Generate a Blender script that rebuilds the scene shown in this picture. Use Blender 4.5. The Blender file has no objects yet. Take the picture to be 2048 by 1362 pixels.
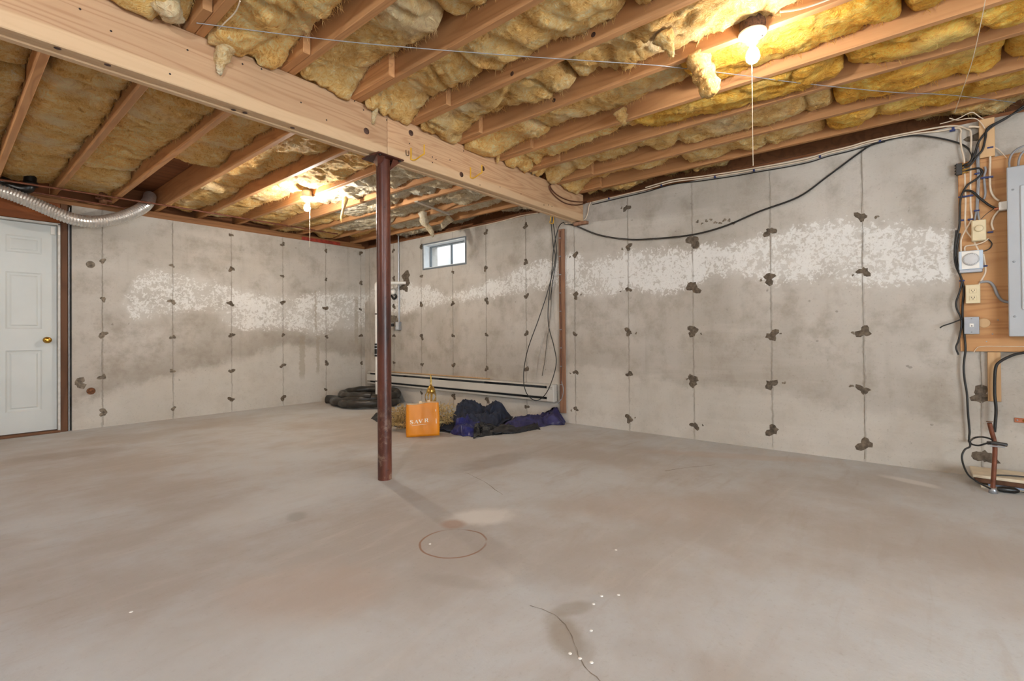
import bpy, math, random
import numpy as np
from mathutils import Vector, Matrix

# ------------------------------------------------------------------ camera
SC = bpy.context.scene
COL = SC.collection
FPX, YAW, PITCH, ROLL, CYPX, CAMZ = 963.383, 0.694183, 0.007233, -0.007723, 663.219, 0.927
_F = np.array([math.cos(YAW) * math.cos(PITCH), math.sin(YAW) * math.cos(PITCH), math.sin(PITCH)])
_R = np.array([math.sin(YAW), -math.cos(YAW), 0.0])
_U = np.cross(_R, _F)
_c, _s = math.cos(ROLL), math.sin(ROLL)
_R, _U = _c * _R + _s * _U, -_s * _R + _c * _U
cam_data = bpy.data.cameras.new('camera')
cam_data.sensor_fit = 'HORIZONTAL'
cam_data.sensor_width = 36.0
cam_data.lens = FPX / 2048 * 36.0
cam_data.shift_y = (CYPX - 681.0) / 2048
cam_data.clip_start = 0.02
cam = bpy.data.objects.new('camera', cam_data)
COL.objects.link(cam)
cam.matrix_world = Matrix(((_R[0], _U[0], -_F[0], 0), (_R[1], _U[1], -_F[1], 0), (_R[2], _U[2], -_F[2], CAMZ), (0, 0, 0, 1)))
SC.camera = cam

# ------------------------------------------------------------------ world, exposure
world = bpy.data.worlds.new('world')
SC.world = world
world.use_nodes = True
wb = world.node_tree.nodes['Background']
wb.inputs['Color'].default_value = (0.92, 0.97, 1.0, 1)
wb.inputs['Strength'].default_value = 5.0
SC.view_settings.view_transform = 'Standard'
SC.view_settings.look = 'None'
SC.view_settings.gamma = 1.0
SC.view_settings.use_curve_mapping = False
SC.view_settings.exposure = 0.66
BULB_WARM = (1.0, 0.95, 0.87)
BULB_MID = (1.0, 0.96, 0.90)
BULB_COOL = (0.87, 0.94, 1.0)
BULB_POWER = dict(near=9, far=32, cool=60, back=32)   # watts; back feeds the two unseen bulbs added as fill
# unseen fill light, added at the made-up glazed door behind the camera
day = bpy.data.lights.new('added_fill_light', 'AREA')
day.shape = 'RECTANGLE'
day.size, day.size_y = 2.5, 1.9
day.energy = 62.0
day.color = (0.86, 0.94, 1.0)
fill_obj = bpy.data.objects.new('added_fill_light', day)
COL.objects.link(fill_obj)
fill_obj.location = (0.2, -3.17, 1.03)
fill_obj.rotation_euler = (math.radians(90), 0, 0)

# ------------------------------------------------------------------ room sizes (metres)
XR, YL = 4.27, 6.51           # inner faces of the right wall and of the left wall
XL0, YB = -3.4, -3.2          # the two walls behind the camera
WH = 2.27                     # top of the concrete
ZJ = 2.36                     # underside of the joists
ZT = 2.595                    # underside of the subfloor
JX = [-2.96, -2.54, -2.12, -1.70, -1.28, -0.86, -0.44, -0.02, 0.40, 0.81, 1.25, 1.66, 2.09, 2.52, 2.98, 3.35, 3.81, 4.20]
BY0, BY1, BZ0 = 2.586, 2.70, 2.085   # main beam


def ray(x, y):
    return _F + _R * (x - 1024) / FPX + _U * (CYPX - y) / FPX


def R(x, y, off=0.0):          # a point on the right wall (or off in front of it)
    d = ray(x, y)
    p = d * ((XR - off) / d[0])
    return Vector((p[0], p[1], p[2] + CAMZ))


def L(x, y, off=0.0):          # a point on the left wall
    d = ray(x, y)
    p = d * ((YL - off) / d[1])
    return Vector((p[0], p[1], p[2] + CAMZ))


def Z(x, y, z=0.0):            # a point at height z
    d = ray(x, y)
    p = d * ((z - CAMZ) / d[2])
    return Vector((p[0], p[1], z))


def PY(x, y, Y):               # a point on a plane parallel to the left wall
    return L(x, y, YL - Y)


def AT(x, y, p):
    """point seen at (x, y) on the upright plane through p that faces along the view"""
    h = np.array([_F[0], _F[1], 0.0])
    d = ray(x, y)
    t = (h @ np.array([p[0], p[1], 0.0])) / (h @ d)
    q = d * t
    return Vector((q[0], q[1], q[2] + CAMZ))


# ------------------------------------------------------------------ noise
def _hash(ix, iy, seed):
    h = (ix.astype(np.int64) * 374761393 + iy.astype(np.int64) * 668265263 + seed * 1442695041) & 0x7fffffff
    h = ((h ^ (h >> 13)) * 1274126177) & 0x7fffffff
    return ((h ^ (h >> 16)) & 0xffff) / 65535.0


def vnoise(x, y, seed):
    ix, iy = np.floor(x), np.floor(y)
    fx, fy = x - ix, y - iy
    fx, fy = fx * fx * (3 - 2 * fx), fy * fy * (3 - 2 * fy)
    a, b = _hash(ix, iy, seed), _hash(ix + 1, iy, seed)
    c, d = _hash(ix, iy + 1, seed), _hash(ix + 1, iy + 1, seed)
    return (a + (b - a) * fx) * (1 - fy) + (c + (d - c) * fx) * fy


def fbm(x, y, seed, oct=4, gain=0.5):
    s = np.zeros_like(x, dtype=float)
    a, t = 1.0, 0.0
    for o in range(oct):
        s += a * vnoise(x * 2 ** o + 17.3 * o, y * 2 ** o - 9.1 * o, seed + o * 31)
        t += a
        a *= gain
    return s / t


# ------------------------------------------------------------------ mesh building
class MB:
    def __init__(self):
        self.v, self.f, self.sm = [], [], []

    def add(self, verts, faces, smooth=False):
        n = len(self.v)
        self.v.extend([tuple(float(c) for c in p) for p in verts])
        for f in faces:
            self.f.append(tuple(i + n for i in f))
            self.sm.append(smooth)
        return self

    def box(self, lo, hi, bev=0.0):
        x0, y0, z0 = [min(a, b) for a, b in zip(lo, hi)]
        x1, y1, z1 = [max(a, b) for a, b in zip(lo, hi)]
        if bev <= 0:
            vs = [(x, y, z) for z in (z0, z1) for y in (y0, y1) for x in (x0, x1)]
            return self.add(vs, [(0, 2, 3, 1), (4, 5, 7, 6), (0, 1, 5, 4), (2, 6, 7, 3), (0, 4, 6, 2), (1, 3, 7, 5)])
        b = min(bev, (x1 - x0) / 2.1, (y1 - y0) / 2.1, (z1 - z0) / 2.1)
        # chamfered box: three vertices per corner
        vs, idx = [], {}
        for sx in (0, 1):
            for sy in (0, 1):
                for sz in (0, 1):
                    X, Y, Zc = (x0, x1)[sx], (y0, y1)[sy], (z0, z1)[sz]
                    dx, dy, dz = (b, -b)[sx], (b, -b)[sy], (b, -b)[sz]
                    for k, p in enumerate(((X, Y + dy, Zc + dz), (X + dx, Y, Zc + dz), (X + dx, Y + dy, Zc))):
                        idx[(sx, sy, sz, k)] = len(vs)
                        vs.append(p)
        g = lambda *a: idx[a]
        fs = []
        for s in (0, 1):
            q = [g(s, 0, 0, 0), g(s, 1, 0, 0), g(s, 1, 1, 0), g(s, 0, 1, 0)]
            fs.append(q if s else q[::-1])
            q = [g(0, s, 0, 1), g(0, s, 1, 1), g(1, s, 1, 1), g(1, s, 0, 1)]
            fs.append(q if s else q[::-1])
            q = [g(0, 0, s, 2), g(1, 0, s, 2), g(1, 1, s, 2), g(0, 1, s, 2)]
            fs.append(q if s else q[::-1])
        for a in (0, 1):
            for c in (0, 1):
                fs.append([g(0, a, c, 1), g(1, a, c, 1), g(1, a, c, 2), g(0, a, c, 2)])
                fs.append([g(a, 0, c, 0), g(a, 1, c, 0), g(a, 1, c, 2), g(a, 0, c, 2)])
                fs.append([g(a, c, 0, 0), g(a, c, 1, 0), g(a, c, 1, 1), g(a, c, 0, 1)])
        for sx in (0, 1):
            for sy in (0, 1):
                for sz in (0, 1):
                    fs.append([g(sx, sy, sz, 0), g(sx, sy, sz, 1), g(sx, sy, sz, 2)])
        return self.add(vs, fs)

    def tube(self, pts, r, n=8, cap=True, smooth=True):
        P = [Vector(p) for p in pts]
        m = len(P)
        rr = r if hasattr(r, '__len__') else [r] * m
        T = []
        for i in range(m):
            t = P[min(i + 1, m - 1)] - P[max(i - 1, 0)]
            T.append(t.normalized() if t.length > 1e-9 else Vector((0, 0, 1)))
        u = T[0].orthogonal().normalized()
        vs = []
        for i in range(m):
            u = (u - T[i] * u.dot(T[i]))
            u = u.normalized() if u.length > 1e-6 else T[i].orthogonal().normalized()
            w = T[i].cross(u)
            for k in range(n):
                a = 2 * math.pi * k / n
                vs.append(P[i] + (u * math.cos(a) + w * math.sin(a)) * rr[i])
        fs = [(i * n + k, i * n + (k + 1) % n, (i + 1) * n + (k + 1) % n, (i + 1) * n + k) for i in range(m - 1) for k in range(n)]
        self.add(vs, fs, smooth)
        if cap:
            self.add(vs[:n], [tuple(range(n))[::-1]])
            self.add(vs[-n:], [tuple(range(n))])
        return self

    def lathe(self, prof, c, axis=(0, 0, 1), n=24, smooth=True):
        A = Vector(axis).normalized()
        u = A.orthogonal().normalized()
        w = A.cross(u)
        C = Vector(c)
        vs = []
        for r, h in prof:
            for k in range(n):
                a = 2 * math.pi * k / n
                vs.append(C + A * h + (u * math.cos(a) + w * math.sin(a)) * max(r, 1e-5))
        m = len(prof)
        fs = [(i * n + k, i * n + (k + 1) % n, (i + 1) * n + (k + 1) % n, (i + 1) * n + k) for i in range(m - 1) for k in range(n)]
        fs += [tuple(range(n))[::-1], tuple((m - 1) * n + k for k in range(n))]
        return self.add(vs, fs, smooth)

    def grid(self, V, nu, nv, smooth=True, flip=False):   # V indexed [i*nv+j]
        fs = []
        for i in range(nu - 1):
            for j in range(nv - 1):
                q = (i * nv + j, (i + 1) * nv + j, (i + 1) * nv + j + 1, i * nv + j + 1)
                fs.append(q[::-1] if flip else q)
        return self.add(V, fs, smooth)

    def build(self, name, mat, parent=None, base=None):
        o0 = Vector((0, 0, 0))
        if parent is not None:
            o0 = Vector(parent['_base']) if '_base' in parent else Vector((0, 0, 0))
        elif base is not None:
            o0 = Vector(base)
        me = bpy.data.meshes.new(name)
        V = np.array(self.v) - np.array(o0)
        me.from_pydata(V.tolist(), [], self.f)
        me.polygons.foreach_set('use_smooth', self.sm)
        me.materials.append(mat)
        me.update()
        ob = bpy.data.objects.new(name, me)
        COL.objects.link(ob)
        if parent is not None:
            ob.parent = parent
            ob['_base'] = list(o0)
        else:
            ob.location = o0
            ob['_base'] = list(o0)
        return ob


def tag(o, label=None, cat=None, group=None, kind=None):
    if label:
        o['label'] = label
    if cat:
        o['category'] = cat
    if group:
        o['group'] = group
    if kind:
        o['kind'] = kind
    return o


def thing(name, label, cat, base=(0, 0, 0), group=None):
    o = bpy.data.objects.new(name, None)
    o.empty_display_size = 0.05
    COL.objects.link(o)
    o.location = base
    o['_base'] = list(base)
    return tag(o, label, cat, group)


def struct(o):
    o['kind'] = 'structure'
    return o


def spline(pts, per=8):
    P = [Vector(p) for p in pts]
    if len(P) < 3:
        return P
    out = []
    for i in range(len(P) - 1):
        p0, p1, p2, p3 = P[max(i - 1, 0)], P[i], P[i + 1], P[min(i + 2, len(P) - 1)]
        for k in range(per):
            t = k / per
            out.append(0.5 * ((2 * p1) + (p2 - p0) * t + (2 * p0 - 5 * p1 + 4 * p2 - p3) * t * t + (3 * p1 - p0 - 3 * p2 + p3) * t ** 3))
    out.append(P[-1])
    return out


# ------------------------------------------------------------------ material helpers
class G:
    def __init__(self, name):
        self.m = bpy.data.materials.new(name)
        self.m.use_nodes = True
        self.t = self.m.node_tree
        self.bsdf = self.t.nodes['Principled BSDF']
        self.out = self.t.nodes['Material Output']

    def n(self, kind, ins=None, **props):
        nd = self.t.nodes.new(kind)
        for k, v in props.items():
            setattr(nd, k, v)
        for k, v in (ins or {}).items():
            self.set(nd.inputs[k], v)
        return nd

    def set(self, sock, v):
        if isinstance(v, bpy.types.NodeSocket):
            self.t.links.new(v, sock)
        elif isinstance(v, (tuple, list)) and len(v) == 3 and sock.type == 'RGBA':
            sock.default_value = (*v, 1)
        else:
            sock.default_value = v

    def math(self, op, a, b=0.0, c=0.0, clamp=False):
        nd = self.n('ShaderNodeMath', {0: a, 1: b, 2: c}, operation=op)
        nd.use_clamp = clamp
        return nd.outputs[0]

    def mix(self, f, a, b, mode='MIX'):
        nd = self.n('ShaderNodeMix', data_type='RGBA', blend_type=mode)
        self.set(nd.inputs[0], f)
        self.set(nd.inputs[6], a)
        self.set(nd.inputs[7], b)
        return nd.outputs[2]

    def noise(self, vec, scale, detail=4.0, rough=0.55, dist=0.0):
        nd = self.n('ShaderNodeTexNoise', {'Scale': scale, 'Detail': detail, 'Roughness': rough, 'Distortion': dist})
        if vec is not None:
            self.set(nd.inputs['Vector'], vec)
        return nd.outputs['Fac']

    def ramp(self, fac, stops, interp='LINEAR'):
        nd = self.n('ShaderNodeValToRGB', {'Fac': fac})
        nd.color_ramp.interpolation = interp
        el = nd.color_ramp.elements
        while len(el) < len(stops):
            el.new(0.5)
        for e, (p, c) in zip(el, stops):
            e.position = p
            e.color = (*c, 1) if len(c) == 3 else c
        return nd.outputs['Color']

    def step(self, x, lo, hi):
        nd = self.n('ShaderNodeMapRange', {'Value': x, 'From Min': lo, 'From Max': hi, 'To Min': 0.0, 'To Max': 1.0}, interpolation_type='SMOOTHSTEP')
        return nd.outputs['Result']

    def pos(self):
        return self.n('ShaderNodeNewGeometry').outputs['Position']

    def obj(self):
        return self.n('ShaderNodeTexCoord').outputs['Object']

    def xyz(self, v):
        return self.n('ShaderNodeSeparateXYZ', {0: v}).outputs

    def comb(self, x, y, z):
        return self.n('ShaderNodeCombineXYZ', {0: x, 1: y, 2: z}).outputs[0]

    def scale(self, v, s):
        return self.n('ShaderNodeMapping', {'Vector': v, 'Scale': s}).outputs[0]

    def bump(self, h, strength=0.3, dist=0.01):
        nd = self.n('ShaderNodeBump', {'Strength': strength, 'Distance': dist, 'Height': h})
        self.t.links.new(nd.outputs[0], self.bsdf.inputs['Normal'])

    def fin(self, color=None, rough=None, metal=None, spec=None, sheen=None):
        b = self.bsdf
        if color is not None:
            self.set(b.inputs['Base Color'], color)
        if rough is not None:
            self.set(b.inputs['Roughness'], rough)
        if metal is not None:
            self.set(b.inputs['Metallic'], metal)
        if spec is not None:
            self.set(b.inputs['Specular IOR Level'], spec)
        if sheen is not None:
            self.set(b.inputs['Sheen Weight'], sheen)
        return self.m


def lin(r, g, b):
    f = lambda c: (c / 255) / 12.92 if c / 255 <= 0.04045 else ((c / 255 + 0.055) / 1.055) ** 2.4
    return (f(r), f(g), f(b))


def simple(name, rgb, rough=0.6, metal=0.0, var=0.12, scale=20.0, bump=0.0, spec=None):
    g = G(name)
    n = g.noise(g.obj(), scale, 4)
    c = lin(*rgb)
    dark = tuple(x * (1 - var * 1.6) for x in c)
    lite = tuple(min(1, x * (1 + var)) for x in c)
    col = g.ramp(n, [(0.3, dark), (0.7, lite)])
    if bump:
        g.bump(n, bump, 0.004)
    return g.fin(col, rough, metal, spec)


def wood(name, light, dark, axis='Y', rings=55.0, rough=0.6, sap=None):
    g = G(name)
    o = g.obj()
    rnd = g.n('ShaderNodeObjectInfo').outputs['Random']
    off = g.comb(g.math('MULTIPLY', rnd, 13.0), g.math('MULTIPLY', rnd, 7.0), g.math('MULTIPLY', rnd, 5.0))
    p = g.n('ShaderNodeVectorMath', {0: o, 1: off}, operation='ADD').outputs[0]
    s = {'X': (0.55, 6, 6), 'Y': (6, 0.55, 6), 'Z': (6, 6, 0.55)}[axis]
    s2 = {'X': (3, 90, 90), 'Y': (90, 3, 90), 'Z': (90, 90, 3)}[axis]
    base = g.noise(g.scale(p, s), 1.0, 2.5, 0.5, 0.4)
    rg = g.math('SINE', g.math('MULTIPLY', base, rings))
    rg = g.math('POWER', g.math('ADD', g.math('MULTIPLY', rg, 0.5), 0.5), 3.0)
    fine = g.noise(g.scale(p, s2), 1.0, 3)
    blot = g.noise(g.scale(p, (1.3, 1.3, 1.3)), 1.0, 3)
    col = g.mix(g.math('MULTIPLY', rg, 0.45), lin(*light), lin(*dark))
    col = g.mix(g.math('MULTIPLY', fine, 0.35), col, lin(*dark))
    col = g.mix(g.step(blot, 0.35, 0.75), col, g.mix(0.6, col, lin(*[int(c * 0.86) for c in light])))
    # every board has its own tone
    tone = g.math('ADD', g.math('MULTIPLY', rnd, 0.30), 0.84)
    col = g.mix(1.0, col, g.comb(tone, tone, tone), 'MULTIPLY')
    if sap:
        z = g.xyz(g.pos())[2]
        wob = g.math('MULTIPLY', g.noise(g.scale(p, (0.7, 3, 3)), 1.0, 2), 0.10)
        m = g.step(g.math('SUBTRACT', g.math('ADD', z, wob), sap[0]), 0.012, -0.004)
        col = g.mix(g.math('MULTIPLY', m, 0.75), col, lin(*sap[1]))
    g.bump(g.math('ADD', g.math('MULTIPLY', rg, 0.3), fine), 0.12, 0.003)
    return g.fin(col, rough, spec=0.25)


def curve_node(g, x, pts, x0, x1, ymax):
    t = g.math('DIVIDE', g.math('SUBTRACT', x, x0), x1 - x0, clamp=True)
    nd = g.n('ShaderNodeFloatCurve', {'Value': t})
    cv = nd.mapping.curves[0]
    P = sorted(((p[0] - x0) / (x1 - x0), p[1] / ymax) for p in pts)
    while len(cv.points) < len(P):
        cv.points.new(0.5, 0.5)
    for q, (a, b) in zip(cv.points, P):
        q.location = (min(max(a, 0), 1), min(max(b, 0), 1))
        q.handle_type = 'AUTO_CLAMPED'
    nd.mapping.update()
    return g.math('MULTIPLY', nd.outputs[0], ymax)


def concrete_wall(name, axis, band_hi, band_lo, rng, seams, damp, foot_amt=0.62, above_amt=0.40, bloom=0.78, drips=()):
    """poured concrete: mottling, pour lines, white salt bloom, damp foot, darker streaks on the form joints"""
    g = G(name)
    p = g.pos()
    x, y, z = g.xyz(p)[0], g.xyz(p)[1], g.xyz(p)[2]
    s = y if axis == 'Y' else x
    big = g.noise(p, 1.1, 4, 0.6)
    mid = g.noise(p, 5.0, 5, 0.65)
    fine = g.noise(p, 60.0, 4, 0.7)
    streak = g.noise(g.scale(p, (0.8, 0.8, 7.0)), 1.0, 4, 0.6)
    vert = g.noise(g.scale(p, (9.0, 9.0, 0.7)), 1.0, 4, 0.6)
    col = g.mix(g.step(big, 0.30, 0.72), lin(176, 169, 158), lin(198, 192, 183))
    col = g.mix(g.math('MULTIPLY', g.step(mid, 0.43, 0.74), 0.62), col, lin(150, 140, 126))
    col = g.mix(g.math('MULTIPLY', g.step(streak, 0.50, 0.75), 0.35), col, lin(205, 198, 188))
    col = g.mix(g.math('MULTIPLY', g.step(vert, 0.55, 0.85), 0.28), col, lin(140, 130, 116))
    # damp brown field under the bloom, pale dry foot
    if damp:
        d = curve_node(g, s, damp, rng[0], rng[1], 2.5)
        wob = g.math('MULTIPLY', g.math('SUBTRACT', g.noise(p, 3.5, 5, 0.65), 0.5), 0.34)
        foot = g.step(g.math('SUBTRACT', g.math('ADD', d, wob), z), -0.03, 0.07)
        col = g.mix(g.math('MULTIPLY', foot, foot_amt), col, lin(207, 201, 190))
        above = g.math('MULTIPLY', g.step(g.math('SUBTRACT', z, g.math('ADD', d, wob)), -0.02, 0.06),
                       g.step(g.math('SUBTRACT', z, d), 0.42, 0.05))
        col = g.mix(g.math('MULTIPLY', above, above_amt), col, lin(146, 135, 121))
    # bloom
    hi = curve_node(g, s, band_hi, rng[0], rng[1], 2.5)
    lo = curve_node(g, s, band_lo, rng[0], rng[1], 2.5)
    wob2 = g.math('MULTIPLY', g.math('SUBTRACT', g.noise(p, 4.0, 5, 0.7), 0.5), 0.16)
    zz = g.math('ADD', z, wob2)
    ins = g.math('MULTIPLY', g.step(g.math('SUBTRACT', zz, lo), -0.05, 0.09), g.step(g.math('SUBTRACT', hi, zz), -0.05, 0.10))
    pat = g.noise(p, 26.0, 5, 0.68, 0.6)
    pat2 = g.noise(p, 3.2, 3, 0.6)
    pat3 = g.noise(p, 60.0, 3, 0.6)
    m = g.math('ADD', g.math('MULTIPLY', ins, bloom), g.math('MULTIPLY', g.math('SUBTRACT', pat, 0.5), 3.0))
    m = g.math('ADD', m, g.math('MULTIPLY', g.math('SUBTRACT', pat2, 0.5), 2.2))
    m = g.math('ADD', m, g.math('MULTIPLY', g.math('SUBTRACT', pat3, 0.5), 1.6))
    m = g.math('MULTIPLY', g.step(m, 0.34, 0.84), g.step(ins, 0.02, 0.3))
    m = g.math('MAXIMUM', m, g.math('MULTIPLY', ins, 0.32))
    col = g.mix(g.math('MULTIPLY', m, 0.82), col, lin(234, 233, 229))
    # water runs
    for s0, wd, z0, z1 in drips:
        wg = g.math('MULTIPLY', g.math('SUBTRACT', g.noise(g.scale(p, (2, 2, 5)), 2.0 + s0, 3), 0.5), 0.06)
        dd = g.step(g.math('ABSOLUTE', g.math('SUBTRACT', g.math('ADD', s, wg), s0)), wd, wd * 0.55)
        zr = g.math('MULTIPLY', g.step(z, z0, z0 + 0.12), g.step(z, z1, z1 - 0.03))
        col = g.mix(g.math('MULTIPLY', g.math('MULTIPLY', dd, zr), 0.60), col, lin(163, 151, 133))
    # joints between the form panels
    seam = None
    for k in seams:
        wig = g.math('MULTIPLY', g.math('SUBTRACT', g.noise(g.scale(p, (1, 1, 6)), 3.0 + k * 0.37, 2), 0.5), 0.03)
        dd = g.math('ABSOLUTE', g.math('SUBTRACT', g.math('ADD', s, wig), k))
        e = g.step(dd, 0.013, 0.002)
        seam = e if seam is None else g.math('MAXIMUM', seam, e)
    pres = g.step(g.noise(g.scale(p, (2, 2, 3)), 2.0, 3), 0.25, 0.62)
    col = g.mix(g.math('MULTIPLY', g.math('MULTIPLY', seam, pres), 0.34), col, lin(104, 94, 82))
    col = g.mix(g.math('MULTIPLY', g.step(fine, 0.56, 0.78), 0.42), col, lin(132, 122, 108))
    pit = g.noise(p, 17.0, 2, 0.5)
    col = g.mix(g.math('MULTIPLY', g.step(pit, 0.74, 0.80), 0.5), col, lin(112, 102, 90))
    g.bump(g.math('ADD', g.math('ADD', fine, g.math('MULTIPLY', mid, 1.5)), g.math('MULTIPLY', m, 0.5)), 0.22, 0.01)
    return g.fin(col, 0.92, spec=0.2)


def floor_mat(ring_c, ring_r, stain_c, pale_c, spl):
    g = G('floor concrete')
    p = g.pos()
    x, y = g.xyz(p)[0], g.xyz(p)[1]
    big = g.noise(p, 0.85, 6, 0.62)
    mid = g.noise(p, 2.6, 7, 0.68, 0.5)
    sweep = g.noise(g.n('ShaderNodeMapping', {'Vector': p, 'Rotation': (0, 0, 0.9), 'Scale': (1.0, 5.0, 1)}).outputs[0], 1.6, 5, 0.65, 0.8)
    fine = g.noise(p, 45.0, 5, 0.7)
    col = g.mix(g.step(big, 0.38, 0.62), lin(175, 169, 162), lin(191, 193, 193))
    col = g.mix(g.math('MULTIPLY', g.step(mid, 0.45, 0.75), 0.45), col, lin(174, 164, 154))
    col = g.mix(g.math('MULTIPLY', g.step(sweep, 0.50, 0.80), 0.40), col, lin(204, 199, 192))
    col = g.mix(g.math('MULTIPLY', g.step(sweep, 0.46, 0.26), 0.38), col, lin(166, 154, 142))
    col = g.mix(g.math('MULTIPLY', g.step(fine, 0.54, 0.80), 0.42), col, lin(150, 141, 131))
    spk = g.noise(p, 120.0, 2, 0.5)
    col = g.mix(g.math('MULTIPLY', g.step(spk, 0.70, 0.80), 0.35), col, lin(120, 108, 98))
    wob = g.math('MULTIPLY', g.math('SUBTRACT', g.noise(p, 6.0, 3), 0.5), 0.02)

    def dist(c, ax=1.0, ay=1.0, rot=0.0):
        q = g.n('ShaderNodeVectorMath', {0: p, 1: (c[0], c[1], 0)}, operation='SUBTRACT').outputs[0]
        q = g.n('ShaderNodeMapping', {'Vector': q, 'Rotation': (0, 0, rot)}).outputs[0]
        q = g.n('ShaderNodeMapping', {'Vector': q, 'Scale': (ax, ay, 1)}).outputs[0]
        return g.n('ShaderNodeVectorMath', {0: q}, operation='LENGTH').outputs['Value']
    d = g.math('ADD', dist(ring_c), wob)
    rg = g.math('MULTIPLY', g.step(g.math('ABSOLUTE', g.math('SUBTRACT', d, ring_r)), 0.007, 0.002), g.step(g.noise(p, 4.0, 3), 0.34, 0.50))
    col = g.mix(g.math('MULTIPLY', rg, 0.75), col, lin(142, 98, 66))
    for c, ax, ay, rot, rgb, amt in spl:
        dd = g.math('ADD', dist(c, ax, ay, rot), g.math('MULTIPLY', g.math('SUBTRACT', g.noise(p, 7.0, 5, 0.65), 0.5), 0.9))
        col = g.mix(g.math('MULTIPLY', g.step(dd, 1.15, 0.45), amt), col, lin(*rgb))
    g.bump(g.math('ADD', fine, g.math('MULTIPLY', mid, 2.0)), 0.12, 0.008)
    return g.fin(col, g.math('ADD', g.math('MULTIPLY', mid, 0.25), 0.58), spec=0.28)


def insulation(name, light, midc, dark, pale):
    g = G(name)
    p = g.obj()
    rnd = g.n('ShaderNodeObjectInfo').outputs['Random']
    p = g.n('ShaderNodeVectorMath', {0: p, 1: g.comb(g.math('MULTIPLY', rnd, 21.0), g.math('MULTIPLY', rnd, 9.0), 0.0)}, operation='ADD').outputs[0]
    wv = g.n('ShaderNodeTexNoise', {'Vector': p, 'Scale': 5.0, 'Detail': 3.0}).outputs['Color']
    pw = g.n('ShaderNodeVectorMath', {0: p, 1: g.n('ShaderNodeVectorMath', {0: wv, 3: 0.22}, operation='SCALE').outputs[0]}, operation='ADD').outputs[0]
    fib = g.noise(g.scale(pw, (130, 22, 80)), 1.0, 5, 0.75)
    fib2 = g.noise(g.scale(pw, (22, 60, 40)), 1.0, 5, 0.7)
    lump = g.noise(p, 9.0, 5, 0.6)
    big = g.noise(p, 2.4, 4, 0.6)
    f = g.math('ADD', g.math('MULTIPLY', fib, 0.45), g.math('ADD', g.math('MULTIPLY', fib2, 0.30), g.math('MULTIPLY', lump, 0.35)))
    col = g.ramp(f, [(0.42, lin(*dark)), (0.51, lin(*midc)), (0.60, lin(*light)), (0.72, lin(*pale))])  # amber crease shade and cream highlights are put into the colour
    col = g.mix(g.math('MULTIPLY', g.step(big, 0.50, 0.72), 0.5), col, lin(*pale))
    tone = g.math('ADD', g.math('MULTIPLY', rnd, 0.22), 0.88)
    col = g.mix(1.0, col, g.comb(tone, tone, tone), 'MULTIPLY')
    g.bump(g.math('ADD', g.math('MULTIPLY', fib, 0.8), g.math('ADD', g.math('MULTIPLY', fib2, 0.8), lump)), 0.8, 0.04)
    return g.fin(col, 0.8, spec=0.15, sheen=0.08)


def emit(name, rgb, strength):
    g = G(name)
    g.bsdf.inputs['Base Color'].default_value = (0.9, 0.9, 0.9, 1)
    g.bsdf.inputs['Emission Color'].default_value = (*rgb, 1)
    g.bsdf.inputs['Emission Strength'].default_value = strength
    return g.m


# ------------------------------------------------------------------ materials
SEAM_R = [6.38, 5.78, 5.164, 4.54, 3.955, 3.343, 2.70, 2.096, 1.482, 0.866, 0.272, -0.33, -0.94, -1.55, -2.16]
SEAM_L = [1.131, 1.755, 2.372, 3.008, 3.625, 4.20]
TIE_Z = [0.135, 0.528, 0.93, 1.345, 1.745, 2.16]

_hiR = [(6.4, 1.62), (5.6, 1.70), (5.12, 1.62), (4.6, 1.50), (4.2, 1.52), (3.75, 1.62), (3.35, 1.72), (3.0, 1.76), (2.7, 1.78),
        (2.3, 1.73), (2.1, 1.74), (1.7, 1.72), (1.45, 1.68), (1.15, 1.70), (0.87, 1.74), (0.55, 1.76), (0.3, 1.75), (-0.1, 1.66), (-0.5, 1.45), (-3.2, 1.2)]
_loR = [(6.4, 1.45), (5.6, 1.22), (5.12, 1.25), (4.6, 1.34), (4.2, 1.37), (3.75, 1.36), (3.35, 1.40), (3.0, 1.42), (2.7, 1.33),
        (2.3, 1.27), (2.1, 1.30), (1.7, 1.28), (1.45, 1.34), (1.15, 1.40), (0.87, 1.30), (0.55, 1.30), (0.3, 1.26), (-0.1, 1.25), (-0.5, 1.30), (-3.2, 1.1)]
_dampR = [(6.4, 0.10), (5.5, 0.25), (4.0, 0.34), (3.2, 0.40), (2.6, 0.62), (2.2, 0.55), (1.8, 0.50), (1.4, 0.48), (0.9, 0.46), (0.4, 0.38), (-0.3, 0.36), (-3.2, 0.3)]
_hiL = [(0.9, 1.2), (1.25, 1.30), (1.4, 1.58), (1.75, 1.70), (2.1, 1.66), (2.37, 1.58), (2.7, 1.52), (3.0, 1.50), (3.4, 1.55), (3.8, 1.60), (4.27, 1.65)]
_loL = [(0.9, 1.2), (1.25, 1.25), (1.4, 1.12), (1.75, 1.18), (2.1, 1.25), (2.37, 1.05), (2.7, 1.02), (3.0, 1.0), (3.4, 0.95), (3.8, 1.0), (4.27, 1.05)]
_dampL = [(0.9, 0.25), (1.3, 0.42), (1.75, 0.50), (2.2, 0.60), (2.6, 0.70), (3.0, 0.80), (3.5, 0.75), (4.27, 0.6)]

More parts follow.
